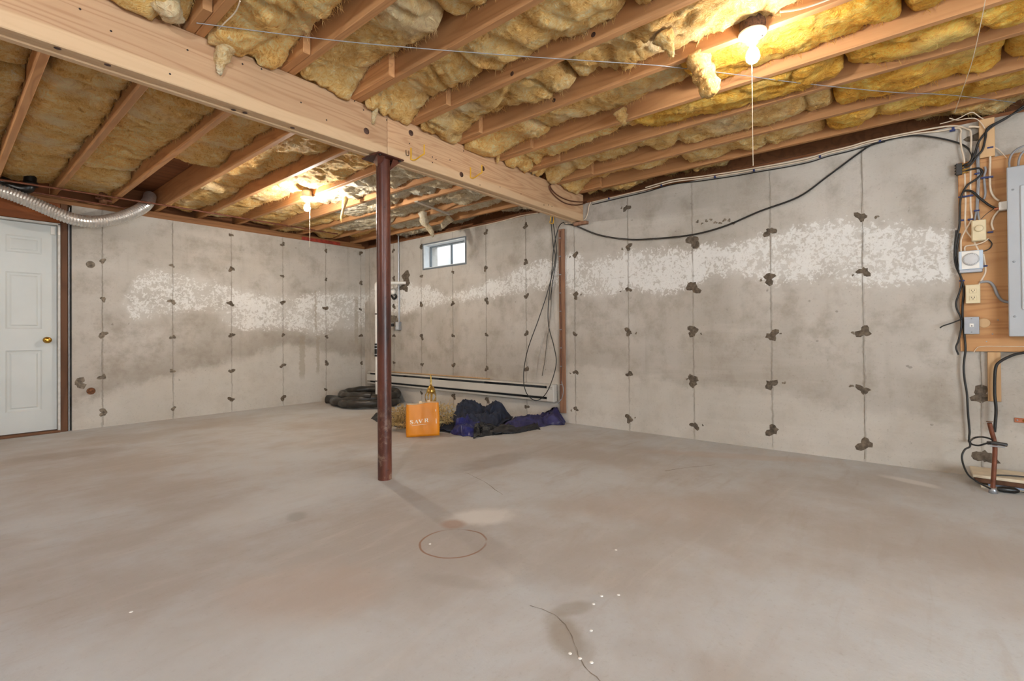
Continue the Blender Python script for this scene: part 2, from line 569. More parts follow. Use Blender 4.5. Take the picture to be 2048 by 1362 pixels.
M = {}
M['wall_r'] = concrete_wall('right wall concrete', 'Y', _hiR, _loR, (-3.2, 6.4), SEAM_R, _dampR, 0.40, 0.16)
M['wall_l'] = concrete_wall('left wall concrete', 'X', _hiL, _loL, (0.9, 4.27), SEAM_L, _dampL, 0.50, 0.42, 0.60, [(3.27, 0.05, 0.30, 0.95), (3.50, 0.03, 0.35, 0.95), (4.12, 0.04, 0.75, 1.55), (3.47, 0.02, 0.95, 1.60)])
M['wall_p'] = simple('plain concrete', (186, 178, 167), 0.92, var=0.10, scale=3, bump=0.2)
def stain(p0, p1, width, rgb, amt):
    a, c = Z(*p0), Z(*p1)
    d = c - a
    return ((a.x + c.x) / 2, (a.y + c.y) / 2), 2 / d.length, 2 / width, -math.atan2(d.y, d.x), rgb, amt


M['floor'] = floor_mat((1.49, 1.59), 0.148, None, None, [
    stain((905, 945), (1065, 902), 0.34, (142, 129, 118), 0.50),
    stain((875, 1042), (1040, 1026), 0.26, (226, 223, 217), 0.62),
    stain((880, 1045), (935, 1052), 0.12, (170, 136, 114), 0.60),
    stain((1105, 1222), (1172, 1335), 0.13, (146, 134, 117), 0.62),
    stain((1090, 1230), (1195, 1205), 0.09, (150, 138, 121), 0.50),
    stain((1760, 950), (1890, 978), 0.12, (228, 225, 219), 0.50),
    stain((330, 1090), (700, 945), 0.55, (205, 206, 204), 0.42),
    stain((440, 1175), (800, 1190), 0.55, (184, 165, 149), 0.40),
    stain((-20, 925), (300, 893), 0.40, (152, 137, 124), 0.50),
    stain((570, 1035), (615, 1030), 0.16, (146, 141, 134), 0.45),
    stain((1090, 1010), (1500, 1020), 0.50, (176, 160, 146), 0.36),
    stain((1250, 900), (1700, 925), 0.22, (184, 163, 146), 0.40),
    stain((60, 1300), (900, 1330), 0.50, (196, 198, 196), 0.35),
    stain((830, 1150), (1000, 1178), 0.10, (160, 152, 142), 0.40)])
M['tie'] = simple('grout patch', (104, 92, 78), 0.95, var=0.35, scale=40, bump=0.6)
M['tie_l'] = simple('old grout patch', (128, 116, 101), 0.95, var=0.35, scale=40, bump=0.6)
M['fin'] = simple('concrete fin', (160, 150, 137), 0.95, var=0.2, scale=30)
M['beam'] = wood('beam spruce', (208, 170, 132), (158, 108, 72), 'X', 95, 0.55, (BZ0 + 0.105, (216, 184, 146)))
M['joist'] = wood('joist spruce', (210, 156, 106), (164, 108, 64), 'Y', 60, 0.6)
M['sill'] = wood('sill plate', (148, 96, 60), (100, 60, 36), 'Y', 50, 0.65)
M['sillx'] = wood('sill plate left', (160, 112, 72), (108, 68, 40), 'X', 50, 0.65)
M['red'] = simple('red painted wood', (150, 52, 36), 0.6, var=0.3)
M['stud'] = wood('door stud', (112, 78, 56), (64, 42, 30), 'Z', 40, 0.7)
M['header'] = wood('door header', (160, 92, 48), (104, 54, 26), 'X', 50, 0.6)
M['strip'] = wood('wall strip', (160, 120, 94), (112, 80, 62), 'Z', 40, 0.65)
M['pale_strip'] = wood('pale strip', (222, 184, 138), (184, 138, 92), 'Z', 40, 0.6)
M['brace'] = wood('pale brace', (214, 200, 182), (170, 150, 128), 'X', 40, 0.6)
M['board'] = wood('plywood board', (204, 156, 106), (150, 92, 52), 'Y', 70, 0.55)
M['osb'] = wood('subfloor', (140, 90, 56), (90, 54, 32), 'X', 40, 0.8)
M['ins'] = insulation('fiberglass golden', (255, 218, 146), (246, 190, 106), (194, 128, 54), (255, 242, 206))
M['ins_y'] = insulation('fiberglass yellow', (255, 206, 92), (246, 174, 52), (198, 124, 24), (255, 230, 150))
M['ins_daylit'] = insulation('fiberglass daylit pale', (248, 234, 204), (228, 204, 162), (168, 132, 86), (252, 250, 242))  # paleness stands for window daylight on the fiberglass, put into the colour
M['ins_c'] = insulation('fiberglass cream', (255, 232, 184), (246, 208, 146), (200, 146, 82), (255, 246, 224))
M['knot'] = simple('knot', (84, 56, 44), 0.6, var=0.4, scale=60)
M['nail'] = simple('nail', (70, 62, 58), 0.4, 0.8)
M['white'] = simple('white porcelain', (236, 233, 226), 0.35, var=0.03)
M['door'] = simple('door paint', (204, 207, 203), 0.45, var=0.03, scale=3)
M['jamb'] = simple('jamb paint', (206, 203, 196), 0.6, var=0.1)
M['brass'] = simple('brass', (196, 152, 66), 0.25, 1.0, var=0.1)
M['gold'] = simple('gold metal', (206, 168, 88), 0.3, 0.9, var=0.15)
M['alu'] = simple('aluminium foil', (222, 219, 214), 0.28, 0.75, var=0.08, scale=30, bump=0.3)
M['rust_pipe'] = simple('brown pipe', (122, 72, 50), 0.5, 0.3, var=0.25)
M['black'] = simple('black plastic', (26, 25, 24), 0.35, var=0.2)
M['hose'] = simple('black rubber hose', (52, 48, 43), 0.38, var=0.35, scale=8)
M['pvc'] = simple('white pvc', (228, 224, 216), 0.4, var=0.04)
M['cable_w'] = simple('white cable', (226, 208, 184), 0.5, var=0.06)
M['cable_g'] = simple('grey cable', (150, 150, 152), 0.5, var=0.08)
M['cable_k'] = simple('black cable', (30, 29, 27), 0.45, var=0.1)
M['cable_br'] = simple('brown cable', (104, 64, 42), 0.5, var=0.1)
M['clip'] = simple('blue clip', (44, 56, 108), 0.5, var=0.1)
M['galv'] = simple('galvanised steel', (176, 180, 186), 0.35, 0.7, var=0.06)
M['panel'] = simple('grey panel paint', (178, 182, 186), 0.42, 0.0, var=0.03, scale=5)
M['panel_d'] = simple('grey panel cover', (196, 200, 203), 0.38, 0.0, var=0.03, scale=5)
M['beige'] = simple('beige plastic', (226, 210, 172), 0.4, var=0.04)
M['ltblue'] = simple('pale blue plastic', (200, 214, 228), 0.4, var=0.04)
M['greyd'] = simple('grey dial', (206, 206, 206), 0.45, var=0.05)
M['heater'] = simple('heater enamel', (202, 198, 189), 0.4, var=0.04, scale=4)
M['heater_fin_shade'] = simple('heater fins and slot shade', (48, 52, 55), 0.6, 0.2, var=0.3)
M['winframe'] = simple('window frame', (112, 120, 126), 0.5, var=0.08)
M['winliner'] = simple('white liner', (232, 236, 238), 0.5, var=0.03)
M['orange'] = simple('orange paper bag', (232, 142, 22), 0.5, var=0.05, scale=6)
M['bagin'] = simple('cream bag lining', (246, 220, 180), 0.6, var=0.04)
M['print'] = simple('white print', (250, 240, 220), 0.5, var=0.02)
M['twig'] = simple('dried twig', (206, 178, 122), 0.8, var=0.3, scale=50)
M['navy'] = simple('navy cloth', (38, 44, 62), 0.85, var=0.25, scale=14)
M['tarp'] = simple('blue tarp', (34, 40, 104), 0.38, var=0.3, scale=9)
M['tarp_l'] = simple('purple blue tarp', (50, 48, 92), 0.45, var=0.35, scale=12)
M['mat'] = simple('black mat', (34, 34, 38), 0.5, var=0.3)
M['film'] = simple('glossy black film', (20, 26, 34), 0.18, var=0.2)
M['copper'] = simple('copper', (198, 124, 92), 0.35, 0.8, var=0.15)
M['tan'] = simple('tan tile', (214, 200, 174), 0.6, var=0.08)
M['bluestrip'] = simple('blue grey strip', (146, 158, 178), 0.4, var=0.1)
M['hookyel'] = simple('yellow hook', (224, 170, 40), 0.4, var=0.05)
M['hornet'] = simple('brown fibre', (96, 66, 46), 0.9, var=0.5, scale=90, bump=0.9)
M['string'] = simple('string', (220, 205, 180), 0.7, var=0.05)
M['crack'] = simple('crack', (138, 126, 112), 0.95, var=0.3)
M['fleck'] = simple('paint fleck', (244, 242, 236), 0.7, var=0.02)
M['rustdisc'] = simple('rust', (122, 78, 46), 0.8, var=0.4, scale=60)
M['threshold'] = wood('threshold', (120, 84, 60), (70, 46, 32), 'X', 40, 0.7)
M['bushing'] = simple('bushing', (60, 58, 56), 0.5, var=0.1)


def post_mat():
    g = G('painted steel post')
    p = g.obj()
    n = g.noise(g.scale(p, (6, 6, 1.4)), 1.0, 6, 0.65)
    n2 = g.noise(p, 30.0, 4, 0.6)
    z = g.xyz(g.pos())[2]
    col = g.ramp(n, [(0.30, lin(44, 25, 22)), (0.5, lin(88, 46, 34)), (0.72, lin(124, 70, 50))])
    col = g.mix(g.math('MULTIPLY', g.step(n2, 0.62, 0.72), 0.7), col, lin(22, 16, 15))
    low = g.math('MULTIPLY', g.step(z, 0.75, 0.0), g.step(g.noise(p, 14.0, 5, 0.7), 0.50, 0.68))
    col = g.mix(g.math('MULTIPLY', low, 0.65), col, lin(168, 142, 118))
    g.bump(n2, 0.2, 0.004)
    return g.fin(col, 0.36, spec=0.5)


M['post'] = post_mat()


def glass_mat():
    g = G('window glass')
    tr = g.n('ShaderNodeBsdfTransparent', {'Color': (0.94, 0.97, 1.0)})
    gl = g.n('ShaderNodeBsdfGlossy', {'Roughness': 0.08})
    mx = g.n('ShaderNodeMixShader', {0: 0.07})
    g.t.links.new(tr.outputs[0], mx.inputs[1])
    g.t.links.new(gl.outputs[0], mx.inputs[2])
    g.t.links.new(mx.outputs[0], g.out.inputs['Surface'])
    return g.m


M['glass'] = glass_mat()

# ================================================================== THE SHELL
floor = struct(MB().box((XL0 - 0.25, YB - 0.25, -0.12), (XR + 0.25, YL + 0.25, 0)).build('floor', M['floor']))
rnd = random.Random(5)


def ribbon(name, pts, w, mat, parent):
    """a thin dark crack lying in the slab"""
    P = spline(pts, 5)
    b = MB()
    vs = []
    for i, q in enumerate(P):
        t = (P[min(i + 1, len(P) - 1)] - P[max(i - 1, 0)]).normalized()
        s = Vector((-t.y, t.x, 0)) * w * (0.4 + 0.9 * rnd.random()) * 0.5
        j = Vector((rnd.uniform(-1, 1), rnd.uniform(-1, 1), 0)) * w * 0.8
        vs += [(q + s + j).to_tuple()[:2] + (0.0008,), (q - s + j).to_tuple()[:2] + (0.0008,)]
    b.add(vs, [(2 * i, 2 * i + 1, 2 * i + 3, 2 * i + 2) for i in range(len(P) - 1)])
    return b.build(name, mat, parent)


ribbon('crack', [Z(*q) for q in [(1060, 1212), (1100, 1225), (1130, 1250), (1150, 1290), (1163, 1325), (1200, 1362), (1240, 1400)]], 0.0028, M['crack'], floor)
ribbon('crack', [Z(*q) for q in [(930, 945), (965, 962), (1005, 990)]], 0.004, M['crack'], floor)
ribbon('crack', [Z(*q) for q in [(1330, 942), (1370, 936), (1430, 930)]], 0.006, M['crack'], floor)
for q in [(1232, 1100), (1237, 1190), (1203, 1192), (1187, 1208), (1140, 1307), (1160, 1317), (1183, 1325), (262, 1224), (860, 1088), (1182, 1261)]:
    c = Z(*q)
    MB().lathe([(0.006, 0.0), (0.005, 0.0012), (0.002, 0.0016)], c, n=8).build('paint_fleck', M['fleck'], floor)

# right wall with the window opening
W0, W1, WZ0, WZ1 = 4.30, 5.11, 1.835, 2.16
b = MB()
WT = 0.25
b.box((XR, YB - WT, 0), (XR + WT, W0, WH)).box((XR, W1, 0), (XR + WT, YL + WT, WH))
b.box((XR, W0, 0), (XR + WT, W1, WZ0)).box((XR, W0, WZ1), (XR + WT, W1, WH))
wall_r = struct(b.build('wall_right', M['wall_r']))
b = MB().box((0.893, YL, 0), (XR, YL + WT, WH)).box((XL0, YL, 0), (-0.14, YL + WT, WH))
wall_l = struct(b.build('wall_left', M['wall_l']))
QX0, QX1, QZ1 = -1.10, 1.50, 2.04  # opening for the added glazed door
struct(MB().box((XL0 - WT, YB - WT, 0), (QX0, YB, WH)).box((QX1, YB - WT, 0), (XR, YB, WH)).box((QX0, YB - WT, QZ1), (QX1, YB, WH)).build('wall_rear', M['wall_p']))
struct(MB().box((XL0 - WT, YB, 0), (XL0, YL + WT, WH)).build('wall_side', M['wall_p']))
ceil = struct(MB().box((XL0 - WT, YB - WT, ZT), (XR + WT, YL + WT, ZT + 0.02)).build('ceiling', M['osb']))
# rim boards closing the floor frame, sill plates on the concrete
struct(MB().box((XR + WT - 0.04, YB - WT, ZJ), (XR + WT, YL + WT, ZT)).box((XL0 - WT, YL + WT - 0.04, ZJ), (XR + WT - 0.04, YL + WT, ZT))
       .box((XR + WT - 0.03, YB - WT, WH), (XR + WT, YL + WT, ZJ)).box((XL0 - WT, YL + WT - 0.03, WH), (XR + WT - 0.03, YL + WT, ZJ))
       .box((XL0 - WT, YB - WT, WH), (XR + WT, YB - WT + 0.03, ZJ)).box((XL0 - WT, YB - WT, WH), (XL0 - WT + 0.03, YL + WT, ZJ))
       .box((XL0 - WT, YB - WT, ZJ), (XR + WT, YB - WT + 0.04, ZT)).box((XL0 - WT, YB - WT, ZJ), (XL0 - WT + 0.04, YL + WT, ZT)).build('trim_1', M['osb']))
t2 = struct(MB().box((XR + 0.03, YB - WT, WH), (XR + 0.17, YL + 0.03, WH + 0.032), 0.003).build('trim_2', M['sill']))
MB().box((XR + 0.20, YB - WT, WH), (XR + 0.21, YL + 0.03, ZJ)).build('filler_board', M['stud'], t2)
t3 = struct(MB().box((XL0 - WT, YL + 0.012, WH), (XR + 0.01, YL + 0.15, WH + 0.045), 0.003).build('trim_3', M['sillx']))
MB().box((XL0 - WT, YL + 0.09, WH + 0.045), (XR + 0.01, YL + 0.17, ZJ), 0.003).build('upper_plate', M['sillx'], t3)
MB().box((3.28, YL + 0.004, WH + 0.005), (3.86, YL + 0.012, WH + 0.05)).build('red_board', M['red'], t3)
struct(MB().box((XL0 - WT, YB - 0.15, WH), (XR, YB - 0.01, ZJ)).box((XL0 - 0.15, YB - 0.01, WH), (XL0 - 0.01, YL, ZJ)).build('trim_4', M['osb']))


# grout patches where the form ties were, each a flat ragged dab
def dab(c, nrm, size, seed, mat, parent, name='tie_patch', thick=0.004):
    r = random.Random(seed)
    n = 16
    C = Vector(c)
    N = Vector(nrm)
    up = Vector((0, 0, 1))
    T = N.cross(up)
    ring, ring2 = [], []
    ph = [r.uniform(0, 6.28) for _ in range(4)]
    for k in range(n):
        a = 2 * math.pi * k / n
        rad = size * (1 + 0.28 * math.sin(2 * a + ph[0]) + 0.22 * math.sin(3 * a + ph[1]) + 0.22 * r.uniform(-1, 1))
        d = T * math.cos(a) * rad * 1.05 + up * math.sin(a) * rad * 0.92
        ring.append(C + d + N * 0.0003)
        ring2.append(C + d * 0.72 + N * thick)
    vs = ring + ring2 + [C + N * thick * 0.8]
    fs = [(k, (k + 1) % n, n + (k + 1) % n, n + k) for k in range(n)] + [(n + k, n + (k + 1) % n, 2 * n) for k in range(n)]
    return MB().add(vs, fs, True).build(name, mat, parent)


sd = 100
for i, sy in enumerate(SEAM_R):
    for j, tz in enumerate(TIE_Z):
        sd += 1
        rr = random.Random(sd)
        if -2.3 > sy or (W0 - 0.05 < sy < W1 + 0.02 and tz > 1.8) or sy > 6.0:
            continue
        if sy < 3 and tz > 2.1 and rr.random() < 0.3:
            continue
        sz = rr.uniform(0.024, 0.038) * (1.0 if sy > 2 else 1.35)
        dab((XR, sy + rr.uniform(-0.01, 0.01), tz + rr.uniform(-0.02, 0.02)), (-1, 0, 0), sz, sd, M['tie'], wall_r)
        if sy < 3 and rr.random() < 0.7:
            dab((XR, sy + rr.choice((-1, 1)) * rr.uniform(0.055, 0.085), tz + rr.uniform(-0.01, 0.01)), (-1, 0, 0), rr.uniform(0.007, 0.012), sd + 5000, M['tie_l'], wall_r)
for i, sx in enumerate(SEAM_L):
    for j, tz in enumerate(TIE_Z):
        sd += 1
        rr = random.Random(sd)
        if tz > 2.1 and i in (0, 1):
            continue
        dab((sx + rr.uniform(-0.01, 0.01), YL, tz * 1.01 + rr.uniform(-0.03, 0.03)), (0, -1, 0), rr.uniform(0.022, 0.038), sd, M['tie'] if i > 1 else M['tie_l'], wall_l)
# raised fins of concrete left in the form joints
for sy in SEAM_R[:12]:
    rr = random.Random(int(sy * 1000))
    if W0 - 0.02 < sy < W1 + 0.02:
        zt = WZ0 - 0.05
    else:
        zt = WH - 0.03
    pts = [(XR - 0.001, sy + rr.uniform(-0.004, 0.004), z) for z in np.linspace(0.02, zt, 16)]
    MB().tube(pts, [rr.uniform(0.0008, 0.0026) for _ in pts], 5, smooth=True).build('form_seam', M['fin'], wall_r)
for sx in SEAM_L:
    rr = random.Random(int(sx * 1000))
    pts = [(sx + rr.uniform(-0.005, 0.005), YL - 0.001, z) for z in np.linspace(0.02, WH - 0.03, 16)]
    MB().tube(pts, [rr.uniform(0.001, 0.003) for _ in pts], 5, smooth=True).build('form_seam', M['fin'], wall_l)
# two round rusty pockets by the door, chipped spot
for q, mt in (((181, 529), M['tie_l']), ((182, 782), M['rustdisc'])):
    c = L(*q)
    MB().lathe([(0.036, 0.0), (0.036, 0.004), (0.026, 0.006), (0.024, 0.002), (0.013, 0.002), (0.012, 0.007), (0.003, 0.007)], c, (0, -1, 0), 18).build('pipe_pocket', mt, wall_l)
dab(L(160, 766), (0, -1, 0), 0.05, 77, M['tie_l'], wall_l, 'chipped_spot')
# large wet patch round the pipe in the right wall, old scrape
dab(R(812, 556), (-1, 0, 0), 0.10, 78, M['tie'], wall_r, 'damp_patch', 0.003)
dab(R(808, 575), (-1, 0, 0), 0.07, 79, M['tie'], wall_r, 'damp_patch', 0.003)
for k in range(9):
    q = (1395 + k * 9, 443 + 4 * math.sin(k * 1.7))
    dab(R(*q), (-1, 0, 0), 0.009 + 0.006 * rnd.random(), 300 + k, M['tie_l'], wall_r, 'scrape_mark', 0.002)
dab(R(1970, 915), (-1, 0, 0), 0.045, 82, M['tie'], wall_r, 'tie_patch')

# ================================================================== DOOR (left wall)
DY = YL + 0.035                       # face of the leaf
DX0, DX1, DZ0, DZ1 = -0.03, 0.785, 0.028, 2.045
door = tag(bpy.data.objects.new('door_1', None), kind='structure')
COL.objects.link(door)
door['_base'] = [0, 0, 0]
leafb = MB()
# stiles, rails and recessed fields: six raised panels
cols = [(0.085, 0.335), (0.432, 0.680)]
rows = [(0.232, 0.818), (1.022, 1.566), (1.750, 1.915)]
xs = [DX0, cols[0][0], cols[0][1], cols[1][0], cols[1][1], DX1]
zs = [DZ0, rows[0][0], rows[0][1], rows[1][0], rows[1][1], rows[2][0], rows[2][1], DZ1]
for i in range(5):
    for j in range(7):
        if i in (1, 3) and j in (1, 3, 5):
            continue
        leafb.box((xs[i], DY, zs[j]), (xs[i + 1], DY + 0.04, zs[j + 1]))
leaf = leafb.build('door_leaf', M['door'], door)
for (a, c) in cols:
    for (z0, z1) in rows:
        q = MB()
        rings = [(0.0, 0.0), (0.012, 0.007), (0.028, 0.009), (0.040, 0.003)]
        vs = []
        for d, dep in rings:
            vs += [(a + d, DY + dep, z0 + d), (c - d, DY + dep, z0 + d), (c - d, DY + dep, z1 - d), (a + d, DY + dep, z1 - d)]
        fs = [(4 * k + e, 4 * k + (e + 1) % 4, 4 * k + 4 + (e + 1) % 4, 4 * k + 4 + e) for k in range(3) for e in range(4)]
        fs.append((12, 13, 14, 15))
        q.add(vs, fs)
        q.build('door_panel', M['door'], leaf)
kb = Vector((0.715, DY, 0.914))
knob = MB().lathe([(0.031, 0), (0.031, 0.006), (0.013, 0.012), (0.012, 0.032), (0.026, 0.042), (0.030, 0.054), (0.026, 0.066), (0.010, 0.070)], kb, (0, -1, 0), 24).build('door_knob', M['brass'], leaf)
tag(knob, 'brass knob')
MB().box((0.02 + DX1 - 0.022, DY + 0.004, 0.88), (DX1 + 0.0005, DY + 0.03, 0.95)).build('strike_plate', M['nail'], leaf)
# jamb, stop, threshold, rough stud and header
MB().box((DX1 + 0.004, YL - 0.012, 0.0), (DX1 + 0.022, YL + 0.11, DZ1 + 0.02), 0.002).build('door_jamb', M['jamb'], door)
MB().box((DX0 - 0.022, YL - 0.012, 0.0), (DX0 - 0.004, YL + 0.11, DZ1 + 0.02), 0.002).build('door_jamb', M['jamb'], door)
MB().box((DX0 - 0.022, YL - 0.012, DZ1 + 0.004), (DX1 + 0.022, YL + 0.11, DZ1 + 0.024), 0.002).build('head_jamb', M['jamb'], door)
MB().box((DX0 - 0.02, YL - 0.03, 0.0), (DX1 + 0.02, YL + 0.12, 0.022), 0.004).build('threshold', M['threshold'], door)
MB().box((DX1 + 0.024, YL - 0.002, 0.0), (0.862, YL + 0.12, WH), 0.003).build('stud', M['stud'], door)
MB().box((0.866, YL + 0.003, 0.0), (0.876, YL + 0.10, WH - 0.06)).build('foam_seal', M['cable_g'], door)
MB().box((-0.138, YL - 0.002, 0.0), (DX0 - 0.024, YL + 0.12, WH), 0.003).build('stud', M['stud'], door)
MB().box((-0.138, YL + 0.002, DZ1 + 0.03), (DX1 + 0.023, YL + 0.06, WH - 0.002), 0.003).build('header_board', M['header'], door)
MB().box((-0.12, YL + 0.13, 0.0), (0.89, YL + 0.14, WH)).build('backing_board', M['stud'], door)
# contact sensor
s = MB().box((DX1 - 0.045, DY - 0.016, 1.955), (DX1 - 0.012, DY, 2.035), 0.003).build('contact_magnet', M['white'], door)
MB().box((DX1 + 0.004, YL - 0.026, 1.95), (DX1 + 0.02, YL - 0.0125, 2.03), 0.003).build('contact_sensor', M['white'], door)

# unseen glazed sliding door, added to the rear wall to bring in fill light
pd = tag(bpy.data.objects.new('added_door', None), kind='structure')
COL.objects.link(pd)
pd['_base'] = [0, 0, 0]
qf = MB()
for a, c in ((QX0, QX0 + 0.06), ((QX0 + QX1) / 2 - 0.04, (QX0 + QX1) / 2 + 0.04), (QX1 - 0.06, QX1)):
    qf.box((a, YB - 0.16, 0.04), (c, YB - 0.08, QZ1 - 0.06))
qf.box((QX0, YB - 0.16, 0.0), (QX1, YB - 0.08, 0.04)).box((QX0, YB - 0.16, QZ1 - 0.06), (QX1, YB - 0.08, QZ1))
qf.build('door_frame', M['white'], pd)
for a, c in ((QX0 + 0.06, (QX0 + QX1) / 2 - 0.04), ((QX0 + QX1) / 2 + 0.04, QX1 - 0.06)):
    MB().box((a, YB - 0.124, 0.04), (c, YB - 0.118, QZ1 - 0.06)).build('pane', M['glass'], pd)
MB().box((QX0 - 1.5, YB - 3.2, -0.12), (QX1 + 1.5, YB - WT, -0.02)).build('added_slab', M['wall_p'], pd)

# ================================================================== WINDOW (right wall)
win = tag(bpy.data.objects.new('window_1', None), kind='structure')
COL.objects.link(win)
win['_base'] = [0, 0, 0]
FX = XR + 0.11
li = MB()
t = 0.012
li.box((XR - 0.004, W0, WZ0), (FX, W0 + t, WZ1)).box((XR - 0.004, W1 - t, WZ0), (FX, W1, WZ1))
li.box((XR - 0.004, W0 + t, WZ0), (FX, W1 - t, WZ0 + t)).box((XR - 0.004, W0 + t, WZ1 - t), (FX, W1 - t, WZ1))
li.build('reveal_liner', M['winliner'], win)
tr = MB()
for (a, c, z0, z1) in ((W0 - 0.014, W0 + 0.004, WZ0 - 0.014, WZ1 + 0.014), (W1 - 0.004, W1 + 0.014, WZ0 - 0.014, WZ1 + 0.014)):
    tr.box((XR - 0.008, a, z0), (XR - 0.001, c, z1))
tr.box((XR - 0.008, W0 + 0.004, WZ0 - 0.014), (XR - 0.001, W1 - 0.004, WZ0 + 0.004)).box((XR - 0.008, W0 + 0.004, WZ1 - 0.004), (XR - 0.001, W1 - 0.004, WZ1 + 0.014))
tr.build('window_casing', M['winframe'], win)
fr = MB()
fy = [W0 + t, W0 + t + 0.014, 4.664, 4.680, W1 - t - 0.014, W1 - t]
fr.box((FX - 0.014, fy[0], WZ0 + t), (FX + 0.014, fy[1], WZ1 - t)).box((FX - 0.014, fy[4], WZ0 + t), (FX + 0.014, fy[5], WZ1 - t))
fr.box((FX - 0.014, fy[1], WZ0 + t), (FX + 0.014, fy[4], WZ0 + t + 0.012)).box((FX - 0.014, fy[1], WZ1 - t - 0.013), (FX + 0.014, fy[4], WZ1 - t))
fr = fr.build('window_frame', M['winframe'], win)
MB().box((FX - 0.012, fy[2], WZ0 + t + 0.012), (FX + 0.012, fy[3], WZ1 - t - 0.013)).build('mullion', M['winframe'], win)
for a, c in ((fy[1], fy[2]), (fy[3], fy[4])):
    MB().box((FX, a, WZ0 + t + 0.012), (FX + 0.004, c, WZ1 - t - 0.013)).build('pane', M['glass'], win)
# light well outside: three pale corrugated walls and gravel floor, open to the sky
we = MB()
n = 40
vs = []
for i in range(n + 1):
    a = math.pi * i / n
    rad = 0.55 + 0.012 * math.sin(i * 2.2)
    for z in (1.55, 2.45):
        vs.append((XR + WT + 0.01 + math.sin(a) * rad, (W0 + W1) / 2 + math.cos(a) * rad * 1.05, z))
we.add(vs, [(2 * i, 2 * i + 1, 2 * i + 3, 2 * i + 2) for i in range(n)], True)
we.build('well_liner', M['winliner'], win)
MB().box((XR + WT, W0 - 0.25, 1.5), (XR + WT + 0.62, W1 + 0.25, 1.55)).build('well_floor', M['wall_p'], win)

# ================================================================== MAIN BEAM AND POST
beam = thing('support_beam', 'long built-up wooden main beam resting on the steel post', 'beam', (0, (BY0 + BY1) / 2, BZ0))
pj = 1.87
ply = (BY1 - BY0) / 3
MB().box((XL0, BY0, BZ0), (pj - 0.001, BY0 + ply - 0.002, ZJ - 0.001), 0.004).build('ply_board', M['beam'], beam)
MB().box((pj + 0.001, BY0, BZ0), (XR - 0.004, BY0 + ply - 0.002, ZJ - 0.001), 0.004).build('ply_board', M['beam'], beam)
MB().box((XL0, BY0 + ply, BZ0 + 0.004), (XR - 0.004, BY0 + 2 * ply - 0.002, ZJ - 0.001), 0.004).build('ply_board', M['beam'], beam)
MB().box((XL0, BY0 + 2 * ply, BZ0 - 0.002), (XR - 0.004, BY1, ZJ - 0.001), 0.004).build('ply_board', M['beam'], beam)


def face_disc(px, py, r, mat, name, parent, Y=BY0, flat=0.0012):
    c = PY(px, py, Y)
    MB().lathe([(r, 0.0), (r * 0.9, flat), (r * 0.4, flat * 1.2), (0.0005, flat * 1.2)], c, (0, -1, 0), 14).build(name, mat, parent)


for q in [(733, 262), (822, 266), (923, 349), (966, 337)]:
    face_disc(*q, 0.020, M['knot'], 'knot', beam)
for q in [(222, 62), (160, 18), (375, 100), (340, 148), (485, 128), (602, 205), (653, 240), (523, 138), (709, 202), (727, 220), (773, 240),
          (819, 287), (865, 314), (872, 319), (900, 320), (903, 276), (865, 325), (927, 302), (1000, 374), (1044, 330), (960, 370), (1088, 410), (1097, 410), (1104, 413), (1042, 388)]:
    face_disc(*q, 0.0045, M['nail'], 'nail_head', beam)
# knots on the underside
for q in [(115, 97), (215, 130), (467, 220), (490, 226), (585, 256)]:
    c = Z(*q, BZ0 - 0.002)
    if BY0 < c.y < BY1:
        MB().lathe([(0.012, 0), (0.009, 0.001), (0.001, 0.001)], c, (0, 0, -1), 12).build('knot', M['knot'], beam)
# block under the beam end at the wall
blk = MB().box((XR - 0.05, BY0 - 0.06, BZ0 - 0.035), (XR - 0.001, BY1 - 0.02, BZ0 - 0.004), 0.003).build('bearing_block', M['strip'], None, (XR - 0.02, BY0, BZ0 - 0.03))
tag(blk, 'small reddish wood block under the beam end at the wall', 'block')

PX, PYY, PR = 1.875, 2.643, 0.0445
post = thing('steel_post', 'dark red-brown painted round steel post carrying the main beam', 'post', (PX, PYY, 0))
pts = [(PX, PYY, z) for z in np.linspace(0.0, BZ0 - 0.012, 24)]
MB().tube(pts, [PR * (1 + 0.008 * math.sin(i * 2.1)) for i in range(24)], 32).build('pipe', M['post'], post)
MB().box((PX - 0.10, BY0 - 0.035, BZ0 - 0.012), (PX + 0.10, BY1 + 0.035, BZ0 - 0.003), 0.002).build('cap_plate', M['post'], post)
for sx in (-1, 1):
    MB().lathe([(0.009, 0), (0.009, 0.006), (0.002, 0.008)], (PX + sx * 0.075, BY0 - 0.018, BZ0 - 0.012), (0, 0, -1), 6).build('bolt', M['nail'], post)
    MB().add([(PX + sx * 0.03, BY0 - 0.01, BZ0 - 0.013), (PX + sx * 0.09, BY0 - 0.01, BZ0 - 0.013), (PX + sx * 0.042, PYY, BZ0 - 0.075), (PX + sx * 0.03, BY1 + 0.01, BZ0 - 0.013)], [(0, 1, 2), (2, 1, 3)]).build('weld_bracket', M['post'], post)

